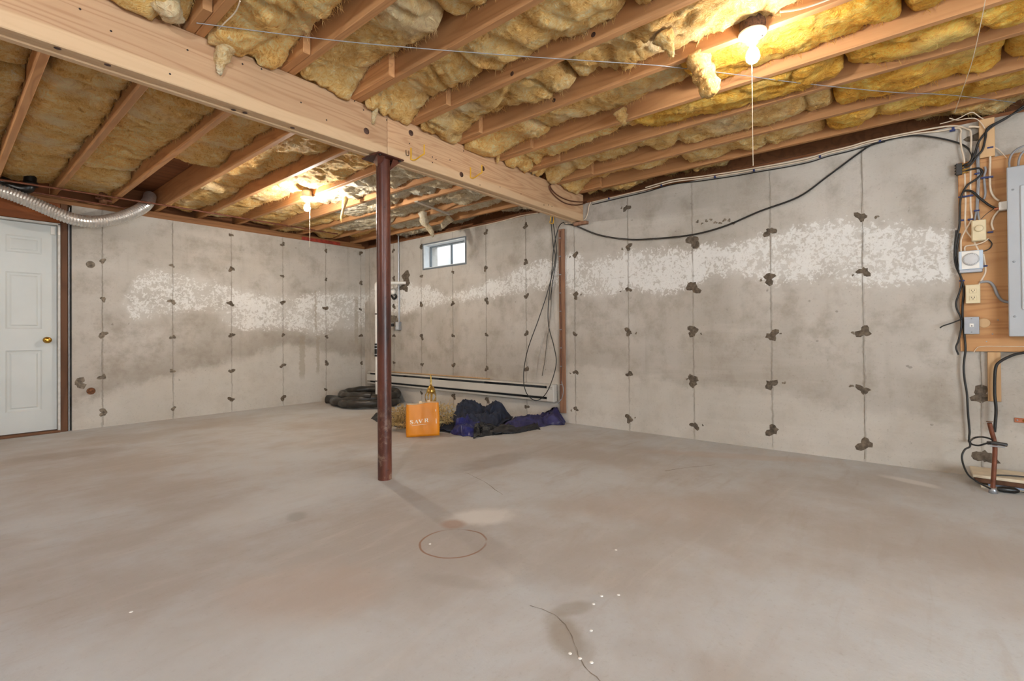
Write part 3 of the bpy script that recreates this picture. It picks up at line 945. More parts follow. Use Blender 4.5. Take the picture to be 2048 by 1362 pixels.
# ================================================================== JOISTS
ORD = ['first', 'second', 'third', 'fourth', 'fifth', 'sixth', 'seventh', 'eighth', 'ninth', 'tenth', 'eleventh', 'twelfth', 'thirteenth', 'fourteenth', 'fifteenth', 'sixteenth', 'seventeenth', 'eighteenth', 'nineteenth', 'twentieth']
NJ = len(JX)
for i, x in enumerate(JX):
    k = NJ - 1 - i
    rr = random.Random(900 + i)
    near = MB().box((x - 0.0195, YB - 0.14, ZJ), (x + 0.0195, BY1 + rr.uniform(0.06, 0.16), ZT - 0.001), 0.003).build('floor_joist', M['joist'], None, (x, 0, ZJ))
    tag(near, f'brown floor joist, {ORD[k]} from the breaker panel wall, panel side of the beam', 'joist', 'joists on the panel side of the beam')
    xf = x - 0.041
    far = MB().box((xf - 0.0195, BY0 - rr.uniform(0.10, 0.42), ZJ), (xf + 0.0195, YL + 0.20, ZT - 0.001), 0.003).build('floor_joist', M['joist'], None, (xf, 4, ZJ))
    tag(far, f'brown floor joist, {ORD[k]} from the window wall, door side of the beam', 'joist', 'joists on the door side of the beam')
    if 8 <= i:
        near['_n'] = i
    if i == 13:
        JBULB = near
    if i == 14:
        JK = near
# knots on joist faces
for q, X in (((1362, 67), 2.98), ((1767, 69), 2.96), ((1960, 12), 2.96), ((1182, 65), 2.07), ((1019, 144), 2.07), ((1295, 28), 2.07), ((1104, 198), 2.5)):
    d = ray(*q)
    p = d * ((X - 0.0215) / d[0])
    c = Vector((p[0], p[1], p[2] + CAMZ))
    if ZJ + 0.01 < c.z < ZT - 0.02:
        best = min(JX, key=lambda v: abs(v - X))
        par = [o for o in bpy.data.objects if o.name.startswith('floor_joist') and abs(o.location.x - best) < 1e-4 and o.location.y == 0][0]
        MB().lathe([(0.013, 0), (0.010, 0.0012), (0.001, 0.0012)], (best - 0.0195, c.y, c.z), (-1, 0, 0), 12).build('knot', M['knot'], par)

# ================================================================== FIBERGLASS
BATTS = []


def batt(x0, x1, y0, y1, zb, seed, mat, label, group, puff=0.035, sag=0.0, amp=0.05, tilt=0.0, fuzz=420, droop=0.0):
    r = random.Random(seed)
    nu = 26
    nv = max(12, int((y1 - y0) / 0.0145))
    u, v = np.meshgrid(np.linspace(0, 1, nu), np.linspace(0, 1, nv), indexing='ij')
    x = x0 + (x1 - x0) * u
    y = y0 + (y1 - y0) * v
    o = seed * 3.17
    wx = fbm(x * 3 + o, y * 3, seed + 1, 3) - 0.5
    wy = fbm(x * 3, y * 3 + o, seed + 2, 3) - 0.5
    X, Y = x + wx * 0.25, y + wy * 0.25
    big = fbm(X * 2.2 + o, Y * 1.7, seed + 3, 3) - 0.5
    bil = np.abs(2 * fbm(X * 4.2 + o, Y * 3.4 + o, seed + 4, 2) - 1)
    bil2 = np.abs(2 * fbm(X * 11 + o, Y * 9, seed + 5, 3) - 1)
    fine = fbm(X * 38, Y * 26 + o, seed + 6, 3) - 0.5
    crease = np.abs(2 * fbm(X * 1.5 + 7 + o, Y * 2.6, seed + 11, 2) - 1)
    z = zb + big * amp * 2 - puff * 0.45 * np.minimum(bil * 2.2, 1.0) - puff * 1.7 * (fbm(X * 6.5 + o, Y * 5.0, seed + 41, 3) - 0.35) - puff * 0.30 * np.minimum(bil2 * 2, 1) + fine * 0.016 + 0.016 * (fbm(X * 20 + o, Y * 75, seed + 42, 3) - 0.5)
    z += 0.035 * np.exp(-(crease / 0.07) ** 2)
    e = np.abs(2 * u - 1)
    # torn, layered surface and ragged long edges
    lay = fbm(X * 7 + o, Y * 16 + o, seed + 21, 3)
    z += 0.010 * (np.floor(lay * 7) / 7 - 0.5) + 0.010 * (fbm(X * 70, Y * 45 + o, seed + 22, 2) - 0.5)
    z += 0.018 * e ** 6 + 0.030 * (fbm(y * 26, u * 3 + o, seed + 23, 3) - 0.35) * e ** 5
    z -= sag * np.sin(np.pi * v) * (1 - e ** 3)
    z += tilt * (u - 0.5)
    ed = np.minimum(v, 1 - v) * (y1 - y0)
    ragged = 0.03 * (fbm(x * 20, y * 0 + o, seed + 9, 2))
    z += 0.040 * np.exp(-((ed + ragged * 0.3) / 0.025) ** 2) * (1.0 if droop == 0 else (v < 0.5))
    if droop:
        hang = 0.4 + 1.2 * fbm(x * 9 + o, y * 0 + 3.0, seed + 31, 2)
        z -= droop * hang * np.exp(-(((1 - v) * (y1 - y0)) / 0.13) ** 2)
        z = np.maximum(z, ZJ - 0.035)
    z = np.minimum(z, ZT - 0.02)
    # ragged outline
    x += (fbm(y * 14, u * 2 + o, seed + 7, 3) - 0.5) * 0.035 * e ** 4
    x = np.clip(x, x0 + 0.002, x1 - 0.002)
    y += (fbm(x * 16, v * 2 + o, seed + 8, 3) - 0.5) * 0.06 * (np.abs(2 * v - 1) ** 8)
    y = np.clip(y, y0, y1)
    # skirts up to the subfloor
    top = ZT - 0.004
    Xp, Yp, Zp = [np.pad(a, 1, mode='edge') for a in (x, y, z)]
    Zp[0, :] = Zp[-1, :] = top
    Zp[:, 0] = Zp[:, -1] = top
    V = np.stack([Xp, Yp, Zp], -1).reshape(-1, 3)
    b = MB()
    b.grid(V, nu + 2, nv + 2, True)
    for _ in range(fuzz):      # loose strands
        i = r.choice((0, 1, nu - 2, nu - 1, r.randrange(nu), nu - 1))
        j = r.randrange(4, nv - 4)
        p = Vector((x[i, j], y[i, j], z[i, j]))
        d = Vector((r.uniform(-1, 1), r.uniform(-1, 1), r.uniform(-1.3, -0.1))).normalized()
        ln = r.uniform(0.008, 0.045)
        w = Vector((d.y, -d.x, 0.2)).normalized() * 0.0013
        q = p + d * ln * 0.6 + Vector((r.uniform(-1, 1), r.uniform(-1, 1), 0)) * 0.005
        q2 = q + d * ln * 0.5 + Vector((r.uniform(-1, 1), r.uniform(-1, 1), -0.3)) * 0.006
        b.add([p - w, p + w, q + w * 0.7, q - w * 0.7, q2], [(0, 1, 2, 3), (3, 2, 4)])
    base = ((x0 + x1) / 2, (y0 + y1) / 2, zb)
    ob = b.build('insulation_batt', mat, None, base)
    BATTS.append((ob, x0, x1, y0, y1))
    return tag(ob, label, 'insulation', group)


rb = random.Random(77)
nb = 0
for i in range(7, NJ):                      # bay between joist i and i+1 (the last one lies over the wall)
    xa = JX[i] + 0.021
    last = i == NJ - 1
    xb = XR + 0.14 if last else JX[i + 1] - 0.021
    k = NJ - 1 - i
    # batts lie between joists; next to the beam the lapped far joist narrows the bay
    ys = [2.60]
    while ys[-1] > -1.7:
        ys.append(ys[-1] - rb.uniform(0.55, 1.25))
    for nth, (a, c) in enumerate(zip(ys[1:], ys[:-1])):
        nb += 1
        mid = (a + c) / 2
        mat = M['ins']
        zb = ZJ + rb.uniform(0.065, 0.105)
        sag, tilt, puff = rb.uniform(0.0, 0.03), rb.uniform(-0.01, 0.03), rb.uniform(0.028, 0.045)
        if xa > 2.3 and mid < 0.9 and not last:
            mat = M['ins_y']
            zb = ZJ + rb.uniform(0.03, 0.07)
            sag = rb.uniform(0.02, 0.05)
            puff = 0.02
        if last:
            zb = ZJ + 0.045
            if rb.random() < 0.25:
                continue
        xr = xb if c < 2.0 else xb - 0.040
        lab = f'golden fiberglass batt, {ORD[nth]} from the beam, {ORD[k]} bay from the panel wall, panel side'
        batt(xa, xr, a + 0.006, c - (0.028 if nth == 0 else 0.006), zb, 1000 + nb, mat, lab, 'fiberglass on the panel side', puff, sag, 0.045, tilt, droop=(0.10 if nth == 0 and not last else 0.0))
for i in range(7, NJ):
    xa = JX[i] - 0.041 + 0.021
    last = i == NJ - 1
    xb = XR + 0.14 if last else JX[i + 1] - 0.041 - 0.021
    k = NJ - 1 - i
    ys = [2.72]
    while ys[-1] < 6.45:
        ys.append(min(ys[-1] + rb.uniform(0.7, 1.4), 6.62))
    for nth, (a, c) in enumerate(zip(ys[:-1], ys[1:])):
        if c - a < 0.12:
            continue
        nb += 1
        mid = (a + c) / 2
        # the open bay by the duct has no batt near the wall
        if i == 10 and c > 4.85:
            if a > 4.6:
                continue
            c = 4.75
        mat = M['ins']
        zb = ZJ + rb.uniform(0.06, 0.10)
        sag, puff, tilt = rb.uniform(0.0, 0.02), rb.uniform(0.02, 0.032), rb.uniform(-0.01, 0.02)
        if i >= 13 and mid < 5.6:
            mat = M['ins_daylit']  # daylight from the window painted as a paler batt colour
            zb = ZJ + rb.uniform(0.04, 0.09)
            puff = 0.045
        if i < 11:
            puff = 0.018
        xl = xa if a > 2.9 else xa + 0.042
        lab = f'fiberglass batt, {ORD[nth]} from the beam, {ORD[k]} bay from the window wall, door side'
        batt(xl, xb, a + 0.006, c - 0.006, zb, 1000 + nb, mat, lab, 'fiberglass on the door side', puff, sag, 0.035, tilt)


def tuft(pts, rad, seed, mat, label):
    """a lump of fiberglass that has slipped out and hangs"""
    P = spline(pts, 7)
    m = len(P)
    r = random.Random(seed)
    b = MB()
    R0 = [rad[0] + (rad[1] - rad[0]) * i / (m - 1) for i in range(m)]
    for i in range(m):
        R0[i] *= 1 + 0.10 * math.sin(i * 0.9 + seed)
    R0[-1] *= 0.25
    R0[0] *= 0.6
    b.tube(P, R0, 26)
    V = np.array(b.v)
    d = fbm(V[:, 0] * 24 + seed, V[:, 2] * 24 + V[:, 1] * 17, seed, 4) - 0.5
    d2 = fbm(V[:, 1] * 60 + seed, V[:, 2] * 60 - V[:, 0] * 50, seed + 3, 3) - 0.5
    c = V.mean(0)
    dv = V - c
    dv /= np.linalg.norm(dv, axis=1)[:, None] + 1e-9
    V = V + dv * (d * rad[0] * 0.75 + d2 * rad[0] * 0.45)[:, None]
    b.v = [tuple(q) for q in V]
    for _ in range(160):
        p = Vector(V[r.randrange(len(V))])
        dd = Vector((r.uniform(-1, 1), r.uniform(-1, 1), r.uniform(-1.2, 0.2))).normalized()
        w = Vector((dd.y, -dd.x, 0.1)).normalized() * 0.001
        ln = r.uniform(0.01, 0.03)
        b.add([p - w, p + w, p + dd * ln], [(0, 1, 2)])
    p0 = Vector(pts[0])
    gap = lambda v, lo, hi: max(lo - v, v - hi, 0.0)
    par = min(BATTS, key=lambda q: (gap(p0.x, q[1], q[2]) + gap(p0.y, q[3], q[4]), abs(p0.x - (q[1] + q[2]) / 2)))[0]
    ob = b.build('hanging_tuft', mat, par)
    ob['label'] = label
    return ob


tuft([PY(462, 52, 2.46), PY(456, 80, 2.53), PY(448, 105, 2.565), PY(440, 130, 2.574), PY(437, 152, 2.578)], (0.062, 0.010), 5, M['ins_c'], 'whitish tuft draped over the beam')
tuft([PY(330, 5, 2.45), PY(345, 25, 2.53), PY(356, 48, 2.56)], (0.060, 0.020), 16, M['ins_c'], 'greyish tuft at the beam edge')
tuft([PY(755, 180, 2.48), PY(753, 205, 2.56), PY(749, 225, 2.575), PY(746, 246, 2.578)], (0.030, 0.007), 8, M['ins_c'], 'thin white wisp over the beam')
tuft([PY(1000, 250, 2.40), PY(999, 275, 2.46), PY(997, 300, 2.52), PY(995, 324, 2.555)], (0.050, 0.006), 10, M['ins'], 'long pointed tuft')
tuft([Z(1395, 112, ZJ + 0.02), AT(1404, 140, Z(1395, 112, ZJ + 0.02)), AT(1414, 165, Z(1395, 112, ZJ + 0.02)), AT(1428, 188, Z(1395, 112, ZJ + 0.02))], (0.062, 0.045), 12, M['ins'], 'drooping flap by the bulb')
tuft([Z(1325, 70, ZJ + 0.02), AT(1338, 92, Z(1325, 70, ZJ + 0.02)), AT(1342, 112, Z(1325, 70, ZJ + 0.02))], (0.050, 0.012), 13, M['ins'], 'torn tuft by the bulb')
tuft([Z(1240, 222, ZJ + 0.02), AT(1246, 238, Z(1240, 222, ZJ + 0.02)), AT(1249, 250, Z(1240, 222, ZJ + 0.02))], (0.045, 0.014), 14, M['ins'], 'ragged tuft below the joist')
tuft([Z(845, 425, ZJ + 0.02), AT(850, 446, Z(845, 425, ZJ + 0.02)), AT(862, 462, Z(845, 425, ZJ + 0.02)), AT(866, 474, Z(845, 425, ZJ + 0.02))], (0.055, 0.012), 15, M['ins_daylit'], 'white clump above the window')
tuft([Z(900, 435, ZJ + 0.02), AT(890, 448, Z(900, 435, ZJ + 0.02)), AT(884, 456, Z(900, 435, ZJ + 0.02))], (0.05, 0.02), 19, M['ins_daylit'], 'white clump above the window')
tuft([Z(692, 395, ZJ + 0.02), AT(686, 418, Z(692, 395, ZJ + 0.02)), AT(682, 440, Z(692, 395, ZJ + 0.02))], (0.030, 0.006), 17, M['ins'], 'small wisp between bulb and post')


# ================================================================== BARE BULBS
def bulb_fixture(c, label, rgb, watts, cord=None, nest=False, ztop=None):
    """porcelain lampholder on a ceiling box with a lit bulb and a pull string"""
    x, y, z = c
    th = thing('bulb_fixture', label, 'light', (x, y, z), 'bare bulb fixtures')
    bx = MB()
    bx.lathe([(0.046, 0.0), (0.048, 0.01), (0.050, 0.05), (0.040, 0.075)], (x, y, z + 0.0), (0, 0, 1), 10)
    if nest:
        V = np.array(bx.v)
        bx.tube([(x, y, z + 0.002), (x, y, z + 0.03), (x, y, z + 0.06), (x, y, z + 0.09)], [0.052, 0.058, 0.055, 0.035], 20)
    bx.build('ceiling_box', M['hornet'] if nest else M['galv'], th)
    MB().lathe([(0.030, 0.002), (0.062, 0.0), (0.063, -0.007), (0.055, -0.014), (0.030, -0.018), (0.024, -0.030), (0.0225, -0.050), (0.018, -0.050)], (x, y, z), (0, 0, 1), 32).build('lampholder', M['white'], th)
    MB().lathe([(0.005, -0.012), (0.005, -0.021), (0.001, -0.022)], (x + 0.02, y - 0.036, z), (0, 0, 1), 8).build('screw', M['nail'], th)
    MB().tube([(x + 0.034, y + 0.012, z - 0.008), (x + 0.034, y + 0.012, z - 0.030)], 0.007, 10).build('pull_socket', M['greyd'], th)
    MB().lathe([(0.0135, -0.044), (0.0145, -0.052), (0.0138, -0.056), (0.0148, -0.060), (0.014, -0.068), (0.018, -0.078)], (x, y, z), (0, 0, 1), 20).build('bulb_base', M['greyd'], th)
    A = 4 * math.pi * 0.030 ** 2
    m = emit('lit bulb', rgb, watts / (math.pi * A))
    prof = [(0.019, -0.078), (0.025, -0.090), (0.0295, -0.103), (0.0305, -0.114), (0.028, -0.127), (0.020, -0.138), (0.009, -0.143), (0.0005, -0.144)]
    MB().lathe(prof, (x, y, z), (0, 0, 1), 16).build('bulb', m, th)
    if cord:
        P = [(x + 0.034, y + 0.012, z - 0.030), (x + 0.034, y + 0.012, z - cord)]
        MB().tube(P, 0.0015, 6).build('pull_string', M['string'], th)
    return th


nb0 = Z(1505, 66, 2.352)
bulb_fixture((nb0.x, nb0.y, 2.352), 'lit bare bulb in white porcelain holder nearer the breaker panel', BULB_MID, BULB_POWER['near'] , 0.62, True)
fb0 = Z(614, 394, 2.335)
bulb_fixture((fb0.x, fb0.y, 2.335), 'lit bare bulb among the joists near the door wall and post', BULB_WARM, BULB_POWER['far'], 0.50)
bulb_fixture((-0.95, 0.45, 2.352), 'lit cool white bare bulb by the open end of the beam bays', BULB_COOL, BULB_POWER['cool'])
bulb_fixture((1.05, -1.9, 2.352), 'added unseen fill bulb over the open floor by the rear wall', BULB_COOL, BULB_POWER['back'])  # unseen bulb, added only to brighten the room
bulb_fixture((-1.5, 4.6, 2.352), 'added unseen fill bulb beyond the white door by the side wall', BULB_MID, BULB_POWER['back'])  # second unseen bulb added as fill

# ================================================================== PIPES AND DUCT (door wall)
dp = [PY(-60, 372, 6.26), PY(0, 382, 6.26), PY(47, 398, 6.25), PY(94, 418, 6.24), PY(133, 434, 6.23), PY(172, 443, 6.23), PY(211, 441.5, 6.24), PY(250, 432, 6.27), PY(281, 418, 6.31), PY(296, 404, 6.40), PY(300, 392, 6.50)]
P = spline(dp, 40)
# even spacing, then corrugate
acc = [0.0]
for a, c in zip(P[:-1], P[1:]):
    acc.append(acc[-1] + (c - a).length)
nn = int(acc[-1] / 0.0055)
Q = []
for k in range(nn):
    s = acc[-1] * k / (nn - 1)
    i = min(max(int(np.searchsorted(acc, s)) - 1, 0), len(P) - 2)
    f = (s - acc[i]) / max(acc[i + 1] - acc[i], 1e-9)
    Q.append(P[i].lerp(P[i + 1], f))
duct = MB().tube(Q, [0.053 + 0.0075 * (0.5 + 0.5 * math.cos(k * 2 * math.pi / 4)) for k in range(nn)], 22, smooth=False).build('flexible_duct', M['alu'], None, dp[4])
tag(duct, 'silver corrugated aluminium duct sagging above the white door', 'duct')
p0, p1 = Z(0, 359, 2.335), Z(675, 468, 2.335)
yy = 6.18
pipe = MB().tube([PY(x, y, yy) for x, y in ((-90, 344), (0, 359.5), (160, 384), (320, 409), (447, 430), (560, 449), (675, 468))], 0.0095, 10).build('copper_pipe', M['rust_pipe'], None, PY(320, 409, yy))
tag(pipe, 'long thin brown pipe running under the joists along the door wall', 'pipe')
pipe = MB().tube([PY(x, y, 6.40) for x, y in ((-60, 364), (67, 384.5), (187, 405.6), (250, 416))], 0.009, 10).build('copper_pipe', M['rust_pipe'], None, PY(187, 405, 6.4))
tag(pipe, 'short brown pipe above the silver duct by the door header', 'pipe')
c = PY(55, 377, 6.30)
e = thing('pipe_elbow', 'glossy black plastic pipe elbow above the duct and door', 'pipe', c)
MB().tube(spline([c + Vector((-0.16, 0.08, 0.05)), c + Vector((-0.06, 0.03, 0.0)), c, c + Vector((0.015, 0, 0.06)), c + Vector((0.02, 0, 0.14))], 5), 0.045, 18).build('elbow_body', M['black'], e)
MB().lathe([(0.052, -0.012), (0.054, 0.0), (0.052, 0.03), (0.046, 0.032)], c + Vector((0.018, 0, 0.035)), (0, 0, 1), 20).build('hub', M['black'], e)
c = PY(206, 397, 6.42)
v = thing('pipe_valve', 'rusty brown pipe hanger block behind the silver duct', 'pipe fitting', c)
MB().lathe([(0.03, -0.05), (0.035, -0.03), (0.026, 0.0), (0.035, 0.03), (0.035, 0.07)], c, (0, 0, 1), 12).build('body', M['rustdisc'], v)
MB().tube([c + Vector((-0.06, 0, 0)), c + Vector((0.07, -0.01, -0.02))], 0.014, 10).build('stub', M['rust_pipe'], v)

# cross brace nailed to the joists near the window
a, c = Z(832, 404, ZJ - 0.012), Z(900, 430, ZJ - 0.012)
dv = (c - a).normalized()
sv = Vector((-dv.y, dv.x, 0)) * 0.022
b = MB()
up = Vector((0, 0, 0.012))
vs = [a - sv, a + sv, c + sv, c - sv]
b.add([q for q in vs] + [q + up for q in vs], [(0, 1, 2, 3), (7, 6, 5, 4), (0, 4, 5, 1), (1, 5, 6, 2), (2, 6, 7, 3), (3, 7, 4, 0)])
tag(b.build('wood_brace', M['brace'], None, a), 'pale flat wood brace nailed under the joists near the window', 'brace')

# ================================================================== YELLOW HOOKS ON THE BEAM
def hook(pts, label):
    P = spline(pts, 6)
    o = MB().tube(P, 0.0048, 8).build('yellow_hook', M['hookyel'], None, pts[0])
    return tag(o, label, 'hook', 'yellow bent hooks on the beam')


def bent(a, out, up, side=0.0):
    a = Vector(a)
    return [a, a + Vector((0, 0, -0.05)), a + Vector((0, 0, -0.075)), a + Vector((0.012 + side * 0.2, -out * 0.2, -0.08)), a + Vector((side * 0.7, -out * 0.75, -0.066)), a + Vector((side, -out, -0.055)), a + Vector((side, -out, -0.04)), a + Vector((side, -out, -0.055 + up))]


a = PY(822, 296, BY0 - 0.004)
h = hook(bent(a, 0.10, 0.06, 0.03), 'yellow bent hook on the beam just past the post')
a = PY(941, 335, BY0 - 0.004)
hook(bent(a, 0.10, 0.055, 0.02), 'yellow bent hook on the beam nearer the wall')
a = PY(812, 300, BY0 - 0.004)
k = MB().tube(spline([a, a + Vector((0, -0.004, -0.03)), a + Vector((0.01, -0.004, -0.036)), a + Vector((0.02, -0.004, -0.03)), a + Vector((0.02, -0.004, 0))], 5), 0.002, 6).build('wire_staple', M['nail'], None, a)
tag(k, 'small grey wire staple beside the hook near the post', 'staple')
a = Vector((3.86, BY1 + 0.004, BZ0 + 0.02))
pts = [a + Vector((0.02, 0.0, 0.05)), a, a + Vector((0, 0.01, -0.06)), a + Vector((0.005, 0.02, -0.075)), a + Vector((0.06, 0.05, -0.07)), a + Vector((0.16, 0.09, -0.05)), a + Vector((0.17, 0.09, -0.02)), a + Vector((0.17, 0.09, 0.03))]
hook(pts, 'yellow hook under the far side of the beam end')


# ================================================================== CABLES
def cable(name, pts, r, mat, label, cat='cable', group=None, per=7, n=7):
    o = MB().tube(spline(pts, per), r, n).build(name, mat, None, pts[0])
    return tag(o, label, cat, group)


# thin wire strung across the ceiling
P = [Z(393, 46, ZJ - 0.004), Z(700, 84, ZJ - 0.012), Z(1024, 111, ZJ - 0.014), Z(1290, 129, ZJ - 0.010), Z(1360, 136, ZJ - 0.006), Z(1480, 150, ZJ - 0.004), Z(1600, 166, ZJ - 0.006), Z(1780, 184, ZJ - 0.006), Z(1900, 190, ZJ - 0.004), Z(2030, 205, ZJ - 0.004)]
cable('ceiling_wire', P, 0.0022, M['cable_g'], 'thin grey wire strung across the undersides of the joists', 'wire')
cable('ceiling_wire', [Z(480, 2, ZJ - 0.003), Z(470, 25, ZJ - 0.003), Z(445, 50, ZJ - 0.003), Z(412, 84, ZJ - 0.003)], 0.003, M['cable_w'], 'white cable stapled along the double joist at the beam', 'wire')
P = [Z(1975, -30, 2.33), Z(1965, 30, 2.32), Z(1945, 120, 2.31), Z(1925, 180, 2.31), Z(1909, 226, 2.31)]
cable('ceiling_wire', P, 0.0016, M['string'], 'loose tan string hanging down from the joists near the panel', 'wire')
cable('ceiling_wire', [Z(1560, 24, ZJ - 0.004), Z(1600, 18, ZJ - 0.004), Z(1650, 2, ZJ - 0.004), Z(1700, -20, ZJ - 0.004)], 0.004, M['cable_w'], 'white cable feeding the bulb nearer the panel', 'wire')

# along the top of the right wall
top = [(1185, 404), (1240, 391), (1291, 379), (1345, 364), (1400, 357), (1469, 347), (1520, 338), (1573, 329), (1620, 319), (1655, 308), (1700, 297), (1738, 286), (1821, 269), (1880, 262), (1915, 256)]
w = cable('power_cable', [R(x, y, 0.012) for x, y in top] + [R(1922, 262, 0.01), R(1921, 270, 0.02), R(1922, 290, 0.025), R(1928, 318, 0.025), R(1929, 345, 0.02), R(1930, 370, 0.02), R(1931, 400, 0.02), R(1931, 455, 0.02), R(1945, 478, 0.02), R(1958, 503, 0.02)], 0.0055, M['cable_w'], 'white cable along the wall top, dropping leftmost onto the plywood', per=6)
for q in [(1218, 397), (1323, 371), (1430, 354), (1508, 341), (1640, 313), (1760, 283), (1906, 257)]:
    c = R(*q, 0.012)
    MB().box(c + Vector((-0.008, -0.007, -0.008)), c + Vector((0.008, 0.007, 0.008))).build('cable_clip', M['clip'], w)
cable('power_cable', [R(x, y + 5, 0.009) for x, y in top[:12]] + [R(1770, 283, 0.01)], 0.0045, M['cable_k'], 'thin black cable running just under the white cable along wall top')
cable('power_cable', [R(x, y - 4, 0.026) for x, y in top[2:13]] + [R(1900, 252, 0.01), R(1935, 258, 0.015), R(1942, 268, 0.02), R(1942, 300, 0.02), R(1941, 340, 0.02), R(1941, 410, 0.02), R(1943, 438, 0.03), R(1930, 462, 0.02), R(1922, 480, 0.02), R(1922, 503, 0.03)], 0.0055, M['cable_w'], 'white cable dropping to the beige dial box beside the left white cable')
# heavy black cables sweeping from the beam end to the panel
sw = [(1128, 446), (1151, 451), (1197, 469), (1256, 478), (1319, 476), (1389, 468), (1451, 451), (1519, 422), (1597, 393), (1655, 352), (1717, 306), (1751, 286), (1821, 271), (1879, 276), (1925, 289), (1944, 306), (1946, 318), (1938, 327), (1924, 329)]
cable('black_cable', [R(x, y, 0.012) for x, y in sw], 0.0042, M['cable_k'], 'black cable swooping along the right wall from beam end to panel')
cable('black_cable', [R(x, y + (2 if i < 12 else 1), 0.022) for i, (x, y) in enumerate(sw[:15])] + [R(1942, 308, 0.03), R(1940, 322, 0.03), R(1926, 332, 0.03)], 0.003, M['cable_k'], 'thinner black cable following the swooping one along the wall')


def ZA(x, y):
    return (1880 + x / 5.238, 200 + y / 5.238)


def ZB(x, y):
    return (1880 + x / 4.863, 440 + y / 4.863)


def ZC(x, y):
    return (1780 + x / 3.168, 580 + y / 3.168)


def wc(f, pts, r, mat, label, off=0.03, name='power_cable'):
    return cable(name, [R(*f(x, y), off) for x, y in pts], r, mat, label)


w3 = wc(ZA, [(300, 280), (370, 280), (440, 295), (490, 345), (520, 450), (525, 600), (522, 800), (530, 940), (570, 1020), (620, 1055)], 0.006, M['cable_w'], 'thick white cable curving into the side of the grey panel', 0.034)
wc(ZA, [(560, 1362), (540, 1300), (560, 1230), (600, 1175), (640, 1130)], 0.0055, M['cable_w'], 'white cable looping out under the panel connector')
wc(ZA, [(400, 500), (388, 640), (398, 800), (388, 1000), (382, 1150), (365, 1250), (360, 1290)], 0.0055, M['cable_g'], 'grey cable running down to the beige dial box, left one')
wc(ZA, [(408, 520), (402, 640), (410, 800), (400, 1000), (394, 1150), (410, 1250), (412, 1290)], 0.0055, M['cable_g'], 'grey cable running down to the beige dial box, right one', 0.032)
wc(ZA, [(470, 700), (478, 740), (462, 800), (468, 900), (474, 980), (460, 1040)], 0.006, M['cable_g'], 'short thick grey cable with dark tips on the plywood', 0.03)
wc(ZA, [(880, 60), (700, 190), (560, 270), (470, 350), (400, 450), (365, 560), (310, 655), (250, 680)], 0.006, M['cable_k'], 'black cable from the right above ending at the splitter', 0.045, 'black_cable')
wc(ZA, [(880, 85), (640, 215), (500, 295), (475, 400), (445, 520), (380, 600), (310, 690), (250, 700)], 0.006, M['cable_k'], 'second black cable from the right above ending at the splitter', 0.05, 'black_cable')
wc(ZA, [(270, 740), (400, 715), (440, 760), (380, 830), (290, 890), (240, 970), (212, 1060), (208, 1200), (205, 1300), (195, 1362), (160, 1520), (165, 1640)], 0.006, M['cable_k'], 'black cable curling from the splitter down the plywood edge', 0.035, 'black_cable')
wc(ZA, [(250, 950), (330, 955), (420, 1030), (520, 1105), (600, 1140)], 0.0065, M['cable_k'], 'black cable slanting across the plywood to the panel connector', 0.042, 'black_cable')
wc(ZA, [(560, 1140), (480, 1200), (430, 1250)], 0.003, M['cable_k'], 'thin dark wire behind the beige dial box', 0.02, 'black_cable')
wc(ZA, [(540, 495), (600, 510), (650, 555), (700, 610)], 0.003, M['cable_w'], 'thin white wire near the top of the plywood', 0.02)
wc(ZA, [(880, 480), (800, 520), (745, 580), (725, 650), (725, 720)], 0.006, M['cable_g'], 'grey cable arching into the top of the panel, left one', 0.05)
wc(ZA, [(890, 530), (850, 570), (825, 640), (820, 720)], 0.006, M['cable_g'], 'grey cable arching into the top of the panel, right one', 0.055)
wc(ZA, [(0, 250), (100, 225), (200, 190), (330, 130), (420, 180), (520, 240)], 0.003, M['cable_w'], 'thin white wire loose above the wall top by the panel', 0.03)
wc(ZA, [(100, 190), (180, 210), (280, 195), (370, 195), (430, 240), (470, 300)], 0.003, M['cable_w'], 'thin white wire curling over the stud above the plywood', 0.05)
wc(ZB, [(160, 100), (142, 300), (152, 430), (192, 530), (215, 590), (232, 680), (222, 800), (218, 900), (222, 1000), (238, 1130), (248, 1250), (235, 1362), (230, 1450), (240, 1560), (262, 1700), (272, 1880), (287, 2050), (283, 2110), (285, 2150)], 0.006, M['cable_k'], 'black cable hanging down beside the plywood to the ground clamp', 0.03, 'black_cable')
wc(ZB, [(195, 130), (160, 320), (180, 480), (212, 590), (190, 700), (156, 800), (165, 870), (202, 950), (205, 1050), (180, 1170), (155, 1240), (180, 1310)], 0.005, M['cable_k'], 'shorter black cable ending with a frayed tip beside the plywood', 0.036, 'black_cable')
wc(ZB, [(222, 960), (120, 1000), (30, 1030), (0, 1050)], 0.004, M['cable_k'], 'cut black cable end sticking out left of the steel plate', 0.04, 'black_cable')
wc(ZB, [(465, 180), (505, 230), (480, 280), (420, 305)], 0.003, M['cable_k'], 'small dark wire loop beside the beige dial box', 0.03, 'black_cable')
wc(ZB, [(240, 300), (250, 255), (350, 240), (430, 210), (470, 180)], 0.0045, M['cable_w'], 'tan wire looping from the dial box to the timer', 0.03)
wc(ZB, [(420, 330), (438, 430), (440, 510), (400, 590), (370, 640)], 0.0055, M['cable_w'], 'white cable curving from the timer down to the outlet', 0.02)
wc(ZB, [(390, 605), (470, 600), (520, 640), (560, 730), (610, 785), (680, 800)], 0.008, M['cable_g'], 'thick grey cable from the outlet into the panel side', 0.03)
wc(ZB, [(330, 1290), (350, 1255), (400, 1230), (600, 1228), (900, 1230)], 0.002, M['cable_w'], 'thin white wire along the bottom of the plywood', 0.028)
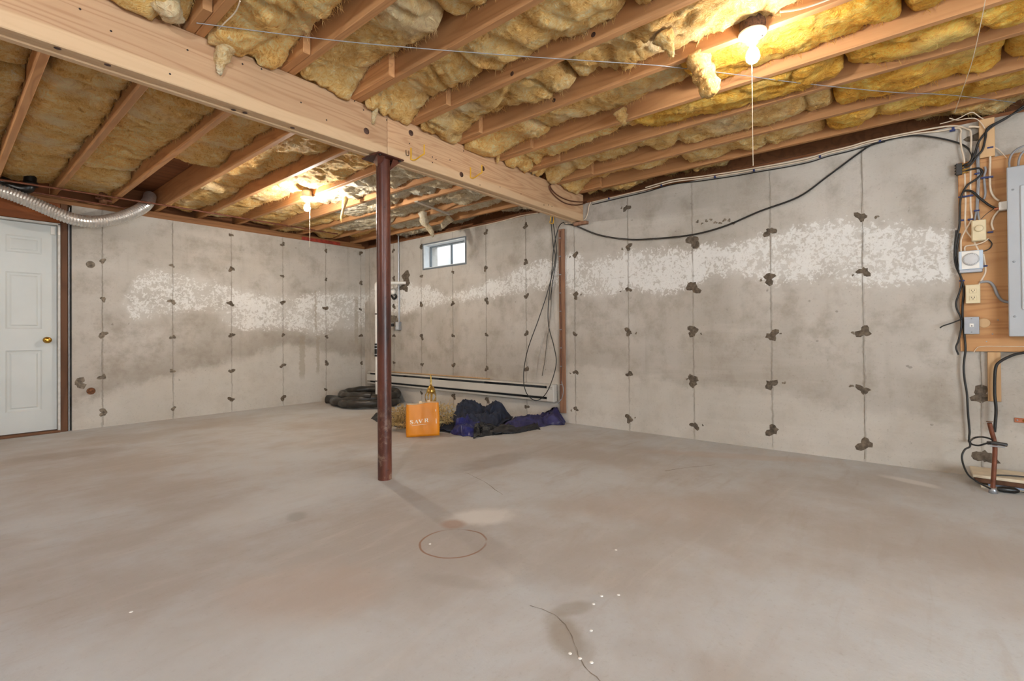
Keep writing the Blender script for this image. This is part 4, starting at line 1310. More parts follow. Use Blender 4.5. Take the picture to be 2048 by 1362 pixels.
wc(ZC, [(900, 385), (849, 397), (780, 412), (700, 452), (668, 500), (663, 650), (672, 760), (665, 860), (662, 900)], 0.008, M['cable_k'], 'thick dark cable arching from the right down to the ground rod', 0.05, 'black_cable')
for q, par in (((130, 320), w3), ((525, 500), w3), ((525, 808), w3), ((460, 815), w3)):
    c = R(*ZA(*q), 0.034)
    MB().box(c + Vector((-0.007, -0.014, -0.005)), c + Vector((0.008, 0.014, 0.005))).build('cable_clip', M['clip'], par)
for q, f in (((265, 1010), ZA), ((320, 1000), ZA), ((222, 1260), ZA), ((320, 1250), ZA), ((385, 1158), ZA), ((390, 770), ZA), ((213, 590), ZB), ((490, 118), ZB), ((435, 447), ZB), ((220, 1015), ZA)):
    c = R(*f(*q), 0.034)
    k = MB().box(c + Vector((-0.004, -0.013, -0.005)), c + Vector((0.008, 0.013, 0.005)), 0.002).build('cable_clip', M['clip'], w3)
# ends gathered at the beam end
cable('black_cable', [R(x, y, o) for x, y, o in [(1101, 432, 0.02), (1106, 488, 0.02), (1110, 521, 0.03), (1095, 584, 0.05), (1077, 639, 0.08), (1055, 701, 0.10), (1047, 752, 0.115), (1053, 786, 0.115), (1073, 801, 0.115), (1095, 782, 0.115), (1112, 731, 0.11), (1108, 694, 0.08), (1097, 650, 0.06), (1097, 602, 0.04), (1104, 540, 0.03), (1107, 500, 0.02), (1117, 455, 0.03), (1128, 444, 0.03)]], 0.0048, M['cable_k'], 'black cable hanging in a long loop in front of the baseboard heater')
cable('black_cable', [R(x, y, 0.02) for x, y in [(1104, 433), (1110, 470), (1113, 510), (1106, 560), (1100, 600)]], 0.004, M['cable_k'], 'short black cable tail beside the long hanging loop')
cable('black_cable', [R(x, y, 0.01) for x, y in [(1105, 560), (1100, 640), (1094, 680), (1090, 720), (1084, 752)]], 0.0022, M['cable_k'], 'thin dark thread hanging inside the long cable loop')
P = [Vector((3.80, BY0 - 0.02, ZJ + 0.03)), PY(1100, 370, BY0 - 0.01), PY(1112, 388, BY0 - 0.01), PY(1135, 400, BY0 - 0.01), PY(1160, 404, BY0 - 0.012), PY(1178, 402, BY0 - 0.02)]
cable('brown_cable', P, 0.006, M['cable_br'], 'brown cable drooping along the beam face near the wall, upper one')
P = [Vector((3.79, BY0 - 0.02, ZJ + 0.03)), PY(1099, 372, BY0 - 0.012), PY(1108, 390, BY0 - 0.012), PY(1130, 406, BY0 - 0.012), PY(1155, 410, BY0 - 0.014), PY(1178, 404, BY0 - 0.02)]
cable('brown_cable', P, 0.006, M['cable_br'], 'brown cable drooping along the beam face near the wall, lower one')
cable('power_cable', [R(1182, 404, 0.012), R(1178, 412, 0.012), R(1175, 428, 0.012), R(1168, 440, 0.012), R(1145, 446, 0.012), R(1130, 447, 0.012)], 0.005, M['cable_w'], 'white cable wrapping round the beam end at the wall')
wl = [(1076, 428), (1040, 434), (1000, 445), (960, 454), (920, 462), (880, 470), (840, 478)]
cable('power_cable', [R(x, y - 2, 0.010) for x, y in wl], 0.005, M['cable_w'], 'cable stapled along the wall top above the window')

# ================================================================== VERTICAL STRIP WITH CABLE BESIDE THE HEATER
sy0, sy1 = 2.815, 2.885
st = thing('wood_strip', 'brown vertical wood strip with stapled cable beside the heater', 'strip', (XR - 0.01, 2.85, 0.08))
MB().box((XR - 0.022, sy0, 0.10), (XR - 0.001, sy1, BZ0 - 0.04), 0.003).build('strip_board', M['strip'], st)
MB().tube([(XR - 0.027, 2.862 + 0.003 * math.sin(z * 5), z) for z in np.linspace(0.25, BZ0 - 0.06, 20)], 0.006, 8).build('stapled_cable', M['cable_br'], st)
for z in np.linspace(0.4, 1.95, 9):
    MB().box((XR - 0.036, 2.852, z - 0.004), (XR - 0.020, 2.872, z + 0.004)).build('staple', M['cable_g'], st)

# ================================================================== BASEBOARD HEATER
HY0, HY1, HZ0, HZ1 = 2.93, 6.36, 0.215, 0.395
ht = thing('baseboard_heater', 'long cream baseboard heater fixed to the wall under the window', 'heater', (XR - 0.03, (HY0 + HY1) / 2, HZ0))
MB().box((XR - 0.010, HY0, HZ0), (XR - 0.001, HY1, HZ1)).build('back_plate', M['heater_fin_shade'], ht)  # dark colour paints in the shade seen through the slots
# top cap, front cover (slightly tilted), bottom lip
def prof_bar(prof, y0, y1, name, mat, par):
    n = len(prof)
    vs = [(x, y0, z) for x, z in prof] + [(x, y1, z) for x, z in prof]
    MB().add(vs, [(k, (k + 1) % n, n + (k + 1) % n, n + k) for k in range(n)] + [tuple(range(n))[::-1], tuple(range(n, 2 * n))]).build(name, mat, par)


prof_bar([(XR - 0.010, HZ1), (XR - 0.050, HZ1 - 0.004), (XR - 0.062, HZ1 - 0.014), (XR - 0.060, HZ1 - 0.018), (XR - 0.048, HZ1 - 0.008), (XR - 0.010, HZ1 - 0.006)], HY0 + 0.03, HY1, 'top_cap', M['heater'], ht)
prof_bar([(XR - 0.066, HZ1 - 0.042), (XR - 0.070, HZ1 - 0.046), (XR - 0.070, HZ0 + 0.052), (XR - 0.066, HZ0 + 0.046), (XR - 0.063, HZ0 + 0.050), (XR - 0.063, HZ1 - 0.046)], HY0 + 0.03, HY1, 'front_cover', M['heater'], ht)
prof_bar([(XR - 0.010, HZ0), (XR - 0.060, HZ0), (XR - 0.066, HZ0 + 0.022), (XR - 0.062, HZ0 + 0.022), (XR - 0.057, HZ0 + 0.004), (XR - 0.010, HZ0 + 0.004)], HY0 + 0.03, HY1, 'bottom_lip', M['heater'], ht)
MB().box((XR - 0.055, HY0 + 0.15, HZ0 + 0.05), (XR - 0.012, HY1 - 0.05, HZ1 - 0.05)).build('fin_block', M['heater_fin_shade'], ht)
for yy0, yy1 in ((3.05, 3.55), (3.95, 4.55), (4.75, 5.4), (5.5, 6.2)):
    MB().box((XR - 0.056, yy0, HZ1 - 0.048), (XR - 0.014, yy1, HZ1 - 0.022)).build('louver_damper', M['heater_fin_shade'], ht)
MB().box((XR - 0.072, HY0, HZ0 - 0.002), (XR - 0.002, HY0 + 0.09, HZ1 + 0.002), 0.004).build('end_cap', M['heater'], ht)
for z in (HZ1 - 0.03, HZ1 - 0.045):
    MB().box((XR - 0.0745, HY0 + 0.02, z), (XR - 0.0715, HY0 + 0.075, z + 0.003)).build('end_slot', M['heater_fin_shade'], ht)
tr5 = tag(MB().box((XR - 0.016, 3.9, HZ1 + 0.006), (XR - 0.001, 6.2, HZ1 + 0.018)).build('ledge_strip', M['pale_strip'], None, (XR, 5, HZ1)), 'thin tan wood ledge strip just above the heater', 'strip')
cable('power_cable', [R(1122, 760, 0.02), R(1127, 778, 0.02), R(1124, 796, 0.02), R(1115, 806, 0.03)], 0.006, M['cable_g'], 'grey cable curling at the end of the heater')

# ================================================================== ELECTRICAL BOARD
bd = tag(MB().box((XR - 0.022, -1.30, 0.80), (XR - 0.002, -0.235, 2.02), 0.002).build('plywood_board', M['board'], None, (XR - 0.01, -0.7, 0.80)), 'orange plywood board on the wall behind the electrical boxes', 'board')
for q in [(1965, 560), (1985, 668), (1973, 683), (1996, 640)]:
    c = R(*q, 0.022)
    MB().lathe([(0.004, 0), (0.003, 0.002), (0.0005, 0.002)], c, (-1, 0, 0), 8).build('screw_head', M['galv'], bd)
MB().lathe([(0.030, 0), (0.028, 0.0006), (0.001, 0.0006)], R(1968, 646, 0.022), (-1, 0, 0), 16).build('plywood_plug', M['pale_strip'], bd)
tag(MB().box((XR - 0.040, -0.405, 2.022), (XR - 0.001, -0.335, WH - 0.005), 0.002).build('wood_cleat', M['pale_strip'], None, (XR - 0.02, -0.37, 2.02)), 'short pale wood cleat on the wall above the plywood', 'cleat')
a, c = R(1974, 706), R(2002, 803)
cl = tag(MB().box((XR - 0.021, c.y, c.z), (XR - 0.001, a.y, 0.797), 0.002).build('wood_cleat', M['pale_strip'], None, (XR - 0.02, a.y, c.z)), 'pale wood cleat hanging below the plywood board', 'cleat')

pn = thing('breaker_panel', 'grey metal breaker panel mounted on the plywood', 'electrical panel', (XR - 0.06, -0.65, 0.9))
PXF = XR - 0.115
pa = R(2013, 335, 0.115)
py0, py1, pz0, pz1 = pa.y - 0.37, pa.y, R(2015, 673, 0.115).z, pa.z
MB().box((PXF + 0.012, py0 + 0.01, pz0 + 0.01), (XR - 0.0225, py1 - 0.01, pz1 - 0.01), 0.003).build('enclosure', M['panel'], pn)
MB().box((PXF, py0, pz0), (PXF + 0.012, py1, pz1), 0.004).build('front_cover', M['panel'], pn)
MB().box((PXF - 0.008, py0 + 0.05, pz0 + 0.16), (PXF - 0.0005, py1 - 0.055, pz1 - 0.12), 0.004).build('panel_door', M['panel_d'], pn)
MB().box((PXF - 0.013, py0 + 0.06, (pz0 + pz1) / 2 - 0.03), (PXF - 0.008, py0 + 0.09, (pz0 + pz1) / 2 + 0.03), 0.002).build('latch', M['panel'], pn)
for z in (pz0 + 0.12, pz0 + 0.45, pz1 - 0.14):
    MB().lathe([(0.006, 0), (0.005, 0.003), (0.001, 0.004)], (PXF, py1 - 0.025, z), (-1, 0, 0), 10).build('screw', M['galv'], pn)
c = R(2001, 413, 0.05)
MB().box((c.x - 0.02, py1 - 0.011, c.z - 0.026), (c.x + 0.02, py1 + 0.03, c.z + 0.026), 0.003).build('cable_connector', M['white'], pn)
MB().tube([(c.x, py1 + 0.03, c.z - 0.01), (c.x, py1 + 0.05, c.z - 0.012)], 0.008, 8).build('cable_gland', M['copper'], pn)


def rect(x0, y0, x1, y1, off):
    a, c = R(x0, y0, off), R(x1, y1, off)
    return a.y, c.y, c.z, a.z       # ymax, ymin, zmin, zmax


B0 = XR - 0.0225
# beige dial box
ya, yb, z0, z1 = rect(1943, 441, 1973, 480, 0.065)
d = thing('dial_box', 'beige thermostat dial box on the plywood left of the panel', 'dial box', (B0, (ya + yb) / 2, z0))
MB().box((XR - 0.062, yb, z0), (B0, ya, z1), 0.004).build('box', M['beige'], d)
MB().box((XR - 0.066, yb + 0.003, z0 + 0.003), (XR - 0.0625, ya - 0.003, z1 - 0.003), 0.003).build('cover', M['beige'], d)
MB().lathe([(0.021, 0), (0.020, 0.010), (0.015, 0.013), (0.001, 0.013)], (XR - 0.066, (ya + yb) / 2, z1 - 0.055), (-1, 0, 0), 24).build('dial', M['beige'], d)
# timer
ya, yb, z0, z1 = rect(1918, 503, 1966, 537, 0.06)
d = thing('timer_box', 'white square timer with a round grey dial on the plywood', 'timer', (B0, (ya + yb) / 2, z0))
MB().box((XR - 0.050, yb, z0 - 0.02), (B0, ya, z1), 0.004).build('box', M['galv'], d)
MB().box((XR - 0.060, yb - 0.002, z0), (XR - 0.0505, ya + 0.002, z1), 0.004).build('face_plate', M['ltblue'], d)
MB().box((XR - 0.062, yb + 0.016, z0 + 0.004), (XR - 0.0605, ya - 0.012, z1 - 0.004)).build('face_label', M['white'], d)
dl = MB().lathe([(0.040, 0), (0.040, 0.005), (0.036, 0.010), (0.030, 0.011), (0.010, 0.012), (0.001, 0.012)], (XR - 0.062, (ya + yb) / 2, (z0 + z1) / 2 + 0.004), (-1, 0, 0), 32).build('dial', M['greyd'], d)
for k in range(24):
    a = k * math.pi / 12
    c = Vector((XR - 0.0725, (ya + yb) / 2 + math.cos(a) * 0.033, (z0 + z1) / 2 + 0.004 + math.sin(a) * 0.033))
    MB().box(c + Vector((-0.0008, -0.0012, -0.0012)), c + Vector((0.0008, 0.0012, 0.0012))).build('dial_tick', M['bushing'], dl)
# outlet
ya, yb, z0, z1 = rect(1931, 570, 1961, 606, 0.06)
d = thing('outlet_box', 'beige duplex outlet on the plywood below the timer', 'outlet', (B0, (ya + yb) / 2, z0))
MB().box((XR - 0.052, yb + 0.004, z0 + 0.004), (B0, ya - 0.004, z1 - 0.004), 0.003).build('box', M['beige'], d)
MB().box((XR - 0.058, yb, z0), (XR - 0.0525, ya, z1), 0.003).build('cover_plate', M['beige'], d)
ym = (ya + yb) / 2
for zz in (z0 + 0.033, z0 + 0.078):
    f = MB().box((XR - 0.061, ym - 0.017, zz - 0.014), (XR - 0.0585, ym + 0.017, zz + 0.014), 0.003).build('receptacle', M['beige'], d)
    for dy in (-0.007, 0.007):
        MB().box((XR - 0.0625, ym + dy - 0.0012, zz), (XR - 0.0612, ym + dy + 0.0012, zz + 0.008)).build('slot', M['black'], f)
    MB().lathe([(0.0025, 0), (0.0024, 0.001), (0.0003, 0.001)], (XR - 0.0612, ym, zz - 0.006), (-1, 0, 0), 8).build('ground_hole', M['black'], f)
# steel plate switch
ya, yb, z0, z1 = rect(1928, 634, 1959, 668, 0.05)
d = thing('jack_plate', 'brushed steel jack plate on the plywood below the outlet', 'wall plate', (B0, (ya + yb) / 2, z0))
MB().box((XR - 0.048, yb + 0.004, z0 + 0.004), (B0, ya - 0.004, z1 - 0.004), 0.003).build('box', M['galv'], d)
MB().box((XR - 0.052, yb, z0), (XR - 0.0485, ya, z1), 0.0015).build('steel_plate', M['galv'], d)
ym = (ya + yb) / 2
MB().box((XR - 0.054, ym - 0.010, (z0 + z1) / 2 - 0.010), (XR - 0.0522, ym + 0.010, (z0 + z1) / 2 + 0.012), 0.001).build('jack', M['white'], d)
MB().box((XR - 0.0552, ym - 0.003, (z0 + z1) / 2 - 0.006), (XR - 0.0541, ym + 0.003, (z0 + z1) / 2)).build('jack_hole', M['black'], d)
for zz in (z0 + 0.012, z1 - 0.012):
    MB().lathe([(0.004, 0), (0.003, 0.002), (0.0004, 0.002)], (XR - 0.052, ym, zz), (-1, 0, 0), 8).build('screw', M['galv'], d)
# coax splitter
c = R(*ZA(205, 725), 0.03)
d = thing('coax_splitter', 'small dark cable splitter at the plywood top corner', 'splitter', (B0, c.y, c.z))
MB().box((XR - 0.045, c.y - 0.012, c.z - 0.038), (XR - 0.0225, c.y + 0.018, c.z + 0.036), 0.002).build('body', M['bushing'], d)
for dz in (-0.028, -0.010, 0.008, 0.026):
    MB().tube([(XR - 0.034, c.y - 0.012, c.z + dz), (XR - 0.034, c.y - 0.040, c.z + dz + 0.002)], 0.0055, 8).build('port', M['gold'], d)
    MB().tube([(XR - 0.034, c.y + 0.018, c.z + dz), (XR - 0.034, c.y + 0.024, c.z + dz)], 0.005, 8).build('port', M['black'], d)

# ground rod, clamp, wire loops
rp = Z(1986, 986)
rd = thing('ground_rod', 'rusty brown ground rod rising from the floor by the plywood', 'rod', rp)
MB().tube(spline([AT(1979, 846, rp), AT(1983, 862, rp), AT(1988, 880, rp), AT(1990, 900, rp), AT(1988, 940, rp), AT(1986, 970, rp), (rp.x, rp.y, 0.001)], 4), 0.011, 10).build('rod', M['rust_pipe'], rd)
MB().lathe([(0.014, 0), (0.014, 0.004)], AT(1979, 844, rp), (0.1, 0, 1), 10).build('rod_head', M['rustdisc'], rd)
cc = AT(1989, 887, rp)
MB().tube([cc + Vector((-0.004, 0.03, 0)), cc + Vector((-0.014, 0, 0.006)), cc + Vector((0.0, -0.05, -0.002))], 0.010, 8).build('clamp', M['bushing'], rd)
MB().tube([cc + Vector((-0.02, 0.02, -0.012)), cc + Vector((-0.02, -0.04, -0.012))], 0.005, 6).build('clamp_bolt', M['galv'], rd)
MB().lathe([(0.020, 0.0), (0.018, 0.02), (0.013, 0.03)], (rp.x, rp.y, 0.0), (0, 0, 1), 12).build('foot_sleeve', M['galv'], rd)
P = [R(1938, 876, 0.03), R(1938, 884, 0.05), AT(1948, 876, rp), AT(1965, 874, rp), AT(1981, 878, rp), AT(1986, 884, rp), AT(1972, 887, rp), AT(1957, 891, rp), AT(1943, 888, rp), AT(1939, 882, rp), AT(1940, 893, rp), AT(1930, 899, rp), AT(1924, 912, rp), AT(1927, 930, rp), AT(1937, 950, rp), AT(1955, 964, rp), AT(1970, 972, rp), AT(1982, 978, rp)]
cable('black_cable', P, 0.005, M['cable_k'], 'black ground wire looped once around the rusty rod')
c = R(2040, 840, 0.004)
cp = thing('ground_clip', 'small copper strap screwed to the wall right of the rod', 'strap', c)
MB().box((XR - 0.006, c.y - 0.05, c.z - 0.016), (XR - 0.001, c.y + 0.024, c.z + 0.012), 0.001).build('strap', M['copper'], cp)
MB().lathe([(0.005, 0), (0.004, 0.003), (0.0005, 0.003)], (XR - 0.006, c.y + 0.012, c.z - 0.002), (-1, 0, 0), 8).build('screw', M['galv'], cp)
MB().lathe([(0.008, 0), (0.007, 0.008), (0.001, 0.008)], (XR - 0.006, c.y - 0.018, c.z - 0.002), (-1, 0, 0), 10).build('stud_end', M['brass'], cp)
# leftover boards and strips on the floor
lb = (4.08, -0.80, 0)
for k, (x0, x1, y0, y1, z0, z1, mt, lab) in enumerate([
        (3.98, 4.20, -1.15, -0.30, 0.0005, 0.018, 'tan', 'bottom tan board of the scrap stack by the ground rod'),
        (3.97, 4.01, -1.2, -0.33, 0.0185, 0.030, 'bluestrip', 'blue grey strip at the front of the scrap stack'),
        (4.02, 4.06, -1.2, -0.36, 0.0185, 0.032, 'bluestrip', 'blue grey strip in the middle of the scrap stack'),
        (4.08, 4.12, -1.2, -0.34, 0.0185, 0.030, 'bluestrip', 'blue grey strip at the back of the scrap stack'),
        (3.965, 4.19, -1.12, -0.275, 0.0325, 0.060, 'stud', 'dark brown board in the scrap stack by the ground rod'),
        (3.96, 4.20, -0.60, -0.265, 0.0605, 0.078, 'tan', 'cream tile board lying on top of the scrap stack')]):
    o = MB().box((x0, y0, z0), (x1, y1, z1), 0.002).build('scrap_board', M[mt], None, ((x0 + x1) / 2, (y0 + y1) / 2, z0))
    tag(o, lab, 'board', 'scrap boards by the ground rod')
cable('black_cable', [Vector((3.99, -0.36, 0.083)), Vector((4.03, -0.43, 0.083)), Vector((4.05, -0.5, 0.082)), Vector((4.07, -0.62, 0.083))], 0.004, M['bushing'], 'dark cord lying on the cream tile board')
c = Z(1996, 984)
pg = thing('cord_plug', 'black cord plug lying on the floor beside the rod', 'plug', c)
u = Vector((0.25, -1.0, 0)).normalized()
MB().tube([c + Vector((0, 0, 0.018)), c + u * 0.02 + Vector((0, 0, 0.018)), c + u * 0.07 + Vector((0, 0, 0.019)), c + u * 0.09 + Vector((0, 0, 0.015))], [0.012, 0.017, 0.018, 0.008], 12).build('plug_body', M['black'], pg)
MB().tube([c + u * 0.09 + Vector((0, 0, 0.013)), c + u * 0.3 + Vector((0, 0, 0.004)), c + u * 0.7 + Vector((0.03, 0, 0.004))], 0.0035, 6).build('cord', M['cable_k'], pg)

# ================================================================== CORNER: SUMP PIPE, CONDUIT, HOSE
sp = Z(754, 806)
sp = Vector((sp.x, sp.y, 0.0))
pv = thing('sump_pipe', 'white plastic sump discharge pipe with black coupling in the corner', 'pipe', sp)
zt = AT(752, 566, sp).z
P = [(sp.x, sp.y, 0.001), (sp.x, sp.y, 0.3), (sp.x, sp.y, zt - 0.10)]
MB().tube(P, 0.021, 16).build('riser', M['pvc'], pv)
wh = R(811, 566)
MB().tube(spline([Vector((sp.x, sp.y, zt - 0.10)), Vector((sp.x, sp.y, zt - 0.03)), Vector((sp.x + 0.02, sp.y - 0.03, zt)), Vector((sp.x + 0.1, sp.y - 0.1, zt))], 5), 0.026, 16).build('elbow', M['pvc'], pv)
MB().tube([(sp.x + 0.09, sp.y - 0.09, zt), (XR - 0.01, wh.y, wh.z), (XR - 0.001, wh.y - 0.005, wh.z)], 0.021, 16).build('outlet_pipe', M['pvc'], pv)
zc = AT(750, 700, sp).z
cpl = MB().tube([(sp.x, sp.y, zc - 0.09), (sp.x, sp.y, zc + 0.09)], 0.030, 18).build('coupling', M['black'], pv)
for dz in (-0.06, 0.02, 0.06):
    MB().lathe([(0.031, -0.006), (0.034, -0.004), (0.034, 0.004), (0.031, 0.006)], (sp.x, sp.y, zc + dz), (0, 0, 1), 18).build('hose_clamp', M['galv'], cpl)
for y in (628, 762):
    MB().lathe([(0.0215, -0.008), (0.024, -0.006), (0.024, 0.006), (0.0215, 0.008)], (sp.x, sp.y, AT(750, y, sp).z), (0, 0, 1), 16).build('strap', M['black'], pv)
a = R(797, 470, 0.012)
cd = thing('conduit', 'thin grey conduit dropping down the wall to an outlet box', 'conduit', (a.x, a.y, 1.1))
z0 = R(797, 645, 0.012).z
MB().tube([(XR - 0.012, a.y, z0), (XR - 0.012, a.y, ZJ - 0.005)], 0.010, 10).build('tube', M['galv'], cd)
bxo = MB().box((XR - 0.052, a.y - 0.042, z0 - 0.11), (XR - 0.001, a.y + 0.030, z0 + 0.01), 0.003).build('outlet_box', M['galv'], cd)
MB().box((XR - 0.056, a.y - 0.036, z0 - 0.10), (XR - 0.0525, a.y + 0.024, z0 + 0.002), 0.002).build('cover', M['greyd'], bxo)
c = Vector((XR - 0.075, a.y + 0.07, z0 - 0.035))
pl = thing('power_plug', 'black power plug and cord at the outlet box behind the post', 'plug', c)
MB().box(c + Vector((-0.02, -0.022, -0.022)), c + Vector((0.02, 0.022, 0.022)), 0.006).build('plug_body', M['black'], pl)
MB().tube(spline([c, c + Vector((-0.03, 0.05, 0.02)), c + Vector((-0.04, 0.10, -0.05)), c + Vector((-0.03, 0.12, -0.4)), c + Vector((-0.03, 0.10, -0.62)), c + Vector((-0.05, 0.17, -0.72)), c + Vector((-0.06, 0.25, -0.95))], 8), 0.006, 8).build('cord', M['cable_k'], pl)
dab(R(788, 640), (-1, 0, 0), 0.09, 91, M['tie_l'], wall_r, 'damp_patch', 0.002)
c = R(786, 583, 0.05)
sw = thing('float_switch', 'small white and black float switch hanging behind the post', 'switch', c)
MB().lathe([(0.012, -0.05), (0.035, -0.03), (0.04, 0.0), (0.03, 0.04), (0.008, 0.05)], c, (0.2, 0.6, 1), 18).build('float', M['pvc'], sw)
MB().tube(spline([c + Vector((0.02, -0.02, -0.04)), c + Vector((0.03, -0.03, -0.08)), c + Vector((0.04, 0.04, -0.10)), c + Vector((0.045, 0.1, -0.05))], 5), 0.016, 10).build('arm', M['black'], sw)

# black drain hose lying in coils
hc = Vector((3.80, 5.72, 0))
P = []
rr = random.Random(3)
turns = 2.2
for k in range(120):
    t = k / 119
    a = 2.9 + t * turns * 2 * math.pi
    rad = 0.40 - 0.05 * math.sin(a * 1.3) - 0.04 * t
    z = 0.058 + 0.085 * min(1, max(0, (t - 0.40) * 4)) + 0.012 * math.sin(a * 2)
    P.append(hc + Vector((math.cos(a) * rad * 1.0, math.sin(a) * rad * 1.15, z)))
tail = [Z(655, 806) + Vector((0, 0, 0.05)), Z(670, 808) + Vector((0.02, 0, 0.05))]
P = spline(tail + P[4:], 2)
hs = thing('drain_hose', 'thick black rubber drain hose coiled on the floor in the corner', 'hose', hc)
MB().tube(P, [0.050 + 0.004 * math.sin(i * 0.8) + (0.012 if i < 4 else 0) for i in range(len(P))], 16).build('hose_coil', M['hose'], hs)
pit = thing('sump_cover', 'glossy black plastic sump lid inside the hose coil', 'lid', (3.86, 5.74, 0))
MB().lathe([(0.25, 0.001), (0.25, 0.06), (0.23, 0.085), (0.21, 0.075), (0.05, 0.08), (0.001, 0.08)], (3.86, 5.74, 0), (0, 0, 1), 32).build('lid', M['film'], pit)
for k in range(6):
    a = k * math.pi / 3
    MB().box((3.86 + math.cos(a) * 0.14 - 0.03, 5.74 + math.sin(a) * 0.14 - 0.03, 0.076), (3.86 + math.cos(a) * 0.14 + 0.03, 5.74 + math.sin(a) * 0.14 + 0.03, 0.092), 0.004).build('rib', M['film'], pit)

# ================================================================== ORANGE BAG
b0, b1 = Z(813, 875), Z(879, 871)
bw = (b1 - b0).length
ex = (b1 - b0).normalized()
ez = Vector((0, 0, 1))
ey = ez.cross(ex)                     # away from the camera
if ey.dot(Vector((_F[0], _F[1], 0))) < 0:
    ey = -ey
bh = AT(846, 808, (b0 + b1) / 2).z
bd_ = 0.13
bc = (b0 + b1) / 2 + ey * bd_ / 2
bag = thing('paper_bag', 'orange shopping bag with white lettering standing on the floor', 'bag', bc)


def bagpt(s, t, h, inset=0.0):
    """s across, t depth, both -1..1"""
    w = 1.0 - 0.03 * h + 0.02 * math.sin(h * 3)
    p = bc + ex * s * (bw / 2 - inset) * w + ey * t * (bd_ / 2 - inset) * (1 - 0.25 * h + 0.12 * math.sin(h * 4))
    wr = 0.004 * math.sin(9 * s + 5 * h) * math.sin(7 * h + 3 * t) + 0.006 * h * math.sin(2.5 * s + 1)
    return p + ey * wr + ez * (h * bh + 0.012 * h * h * (s * 0.6 + 0.35 * math.sin(s * 4)))


def bag_shell(inset, h0, h1, nh=14, ns=10, nt=5):
    ring = []
    for k in range(ns):
        ring.append((-1 + 2 * k / ns, -1))
    for k in range(nt):
        ring.append((1, -1 + 2 * k / nt))
    for k in range(ns):
        ring.append((1 - 2 * k / ns, 1))
    for k in range(nt):
        ring.append((-1, 1 - 2 * k / nt))
    n = len(ring)
    vs = []
    for j in range(nh + 1):
        h = h0 + (h1 - h0) * j / nh
        for s_, t_ in ring:
            tt = t_
            if abs(s_) == 1:       # folded gusset
                pass
            vs.append(bagpt(s_, tt, h, inset))
    fs = [(j * n + k, j * n + (k + 1) % n, (j + 1) * n + (k + 1) % n, (j + 1) * n + k) for j in range(nh) for k in range(n)]
    fs.append(tuple(range(n))[::-1])
    return vs, fs


vs, fs = bag_shell(0.0, 0.004, 1.0)
MB().add(vs, fs, True).build('bag_body', M['orange'], bag)
vs, fs = bag_shell(0.004, 0.30, 0.998)
MB().add(vs, [f[::-1] for f in fs], True).build('bag_lining', M['bagin'], bag)
for s_ in (-0.12, 0.42):
    p = bagpt(s_, 0.55, 0.88)
    MB().add([p - ex * 0.013, p + ex * 0.013, p + ex * 0.013 + ez * 0.055, p - ex * 0.013 + ez * 0.05, p - ex * 0.013 + ey * 0.002, p + ex * 0.013 + ey * 0.002, p + ex * 0.013 + ez * 0.055 + ey * 0.002, p - ex * 0.013 + ez * 0.05 + ey * 0.002],
             [(0, 1, 2, 3), (7, 6, 5, 4), (0, 4, 5, 1), (1, 5, 6, 2), (2, 6, 7, 3), (3, 7, 4, 0)]).build('paper_tab', M['bagin'], bag)
# lettering on the front
def front(u, v):                       # u, v in metres from the bag's lower left front corner
    s_ = -1 + 2 * u / bw
    return bagpt(s_, -1, v / bh) - ey * 0.0016


def poly(b, pts):
    b.add([front(*p) for p in pts], [tuple(range(len(pts)))])


def stroke(b, path, ws):
    P = [Vector((p[0], p[1], 0)) for p in path]
    vs = []
    for i, p in enumerate(P):
        t = (P[min(i + 1, len(P) - 1)] - P[max(i - 1, 0)]).normalized()
        nrm = Vector((-t.y, t.x, 0)) * ws[i] / 2
        vs += [front((p + nrm).x, (p + nrm).y), front((p - nrm).x, (p - nrm).y)]
    b.add(vs, [(2 * i, 2 * i + 1, 2 * i + 3, 2 * i + 2) for i in range(len(P) - 1)])


lx, ly, lh = bw * 0.10, bh * 0.405, bh * 0.105
tilt_ = 0.06
def letter(name, x, w, h, strokes, polys):
    b = MB()
    f = lambda p: (x + p[0] * w, ly + p[1] * h + tilt_ * (x + p[0] * w - lx))
    for path, ws in strokes:
        stroke(b, [f(p) for p in path], [q * w for q in ws])
    for pts in polys:
        poly(b, [f(p) for p in pts])
    b.build(name, M['print'], bag)


scv = [(0.85, 0.72), (0.80, 0.92), (0.52, 1.0), (0.22, 0.90), (0.16, 0.72), (0.34, 0.57), (0.62, 0.45), (0.84, 0.30), (0.80, 0.10), (0.50, 0.0), (0.20, 0.08), (0.12, 0.28)]
letter('printed_letter', lx, bw * 0.115, lh * 1.12, [(scv, [0.06, 0.10, 0.12, 0.16, 0.22, 0.28, 0.28, 0.24, 0.16, 0.12, 0.10, 0.06])], [])
letter('printed_letter', lx + bw * 0.135, bw * 0.125, lh, [([(0.10, 0.0), (0.5, 1.0)], [0.07, 0.07]), ([(0.47, 1.0), (0.86, 0.0)], [0.24, 0.24]), ([(0.26, 0.34), (0.70, 0.34)], [0.05, 0.05])], [[(-0.02, 0), (0.24, 0), (0.24, 0.05), (-0.02, 0.05)], [(0.66, 0), (1.04, 0), (1.04, 0.05), (0.66, 0.05)]])
letter('printed_letter', lx + bw * 0.265, bw * 0.125, lh, [([(0.14, 1.0), (0.53, 0.0)], [0.24, 0.24]), ([(0.50, 0.0), (0.90, 1.0)], [0.07, 0.07])], [[(-0.04, 0.95), (0.34, 0.95), (0.34, 1.0), (-0.04, 1.0)], [(0.76, 0.95), (1.02, 0.95), (1.02, 1.0), (0.76, 1.0)]])
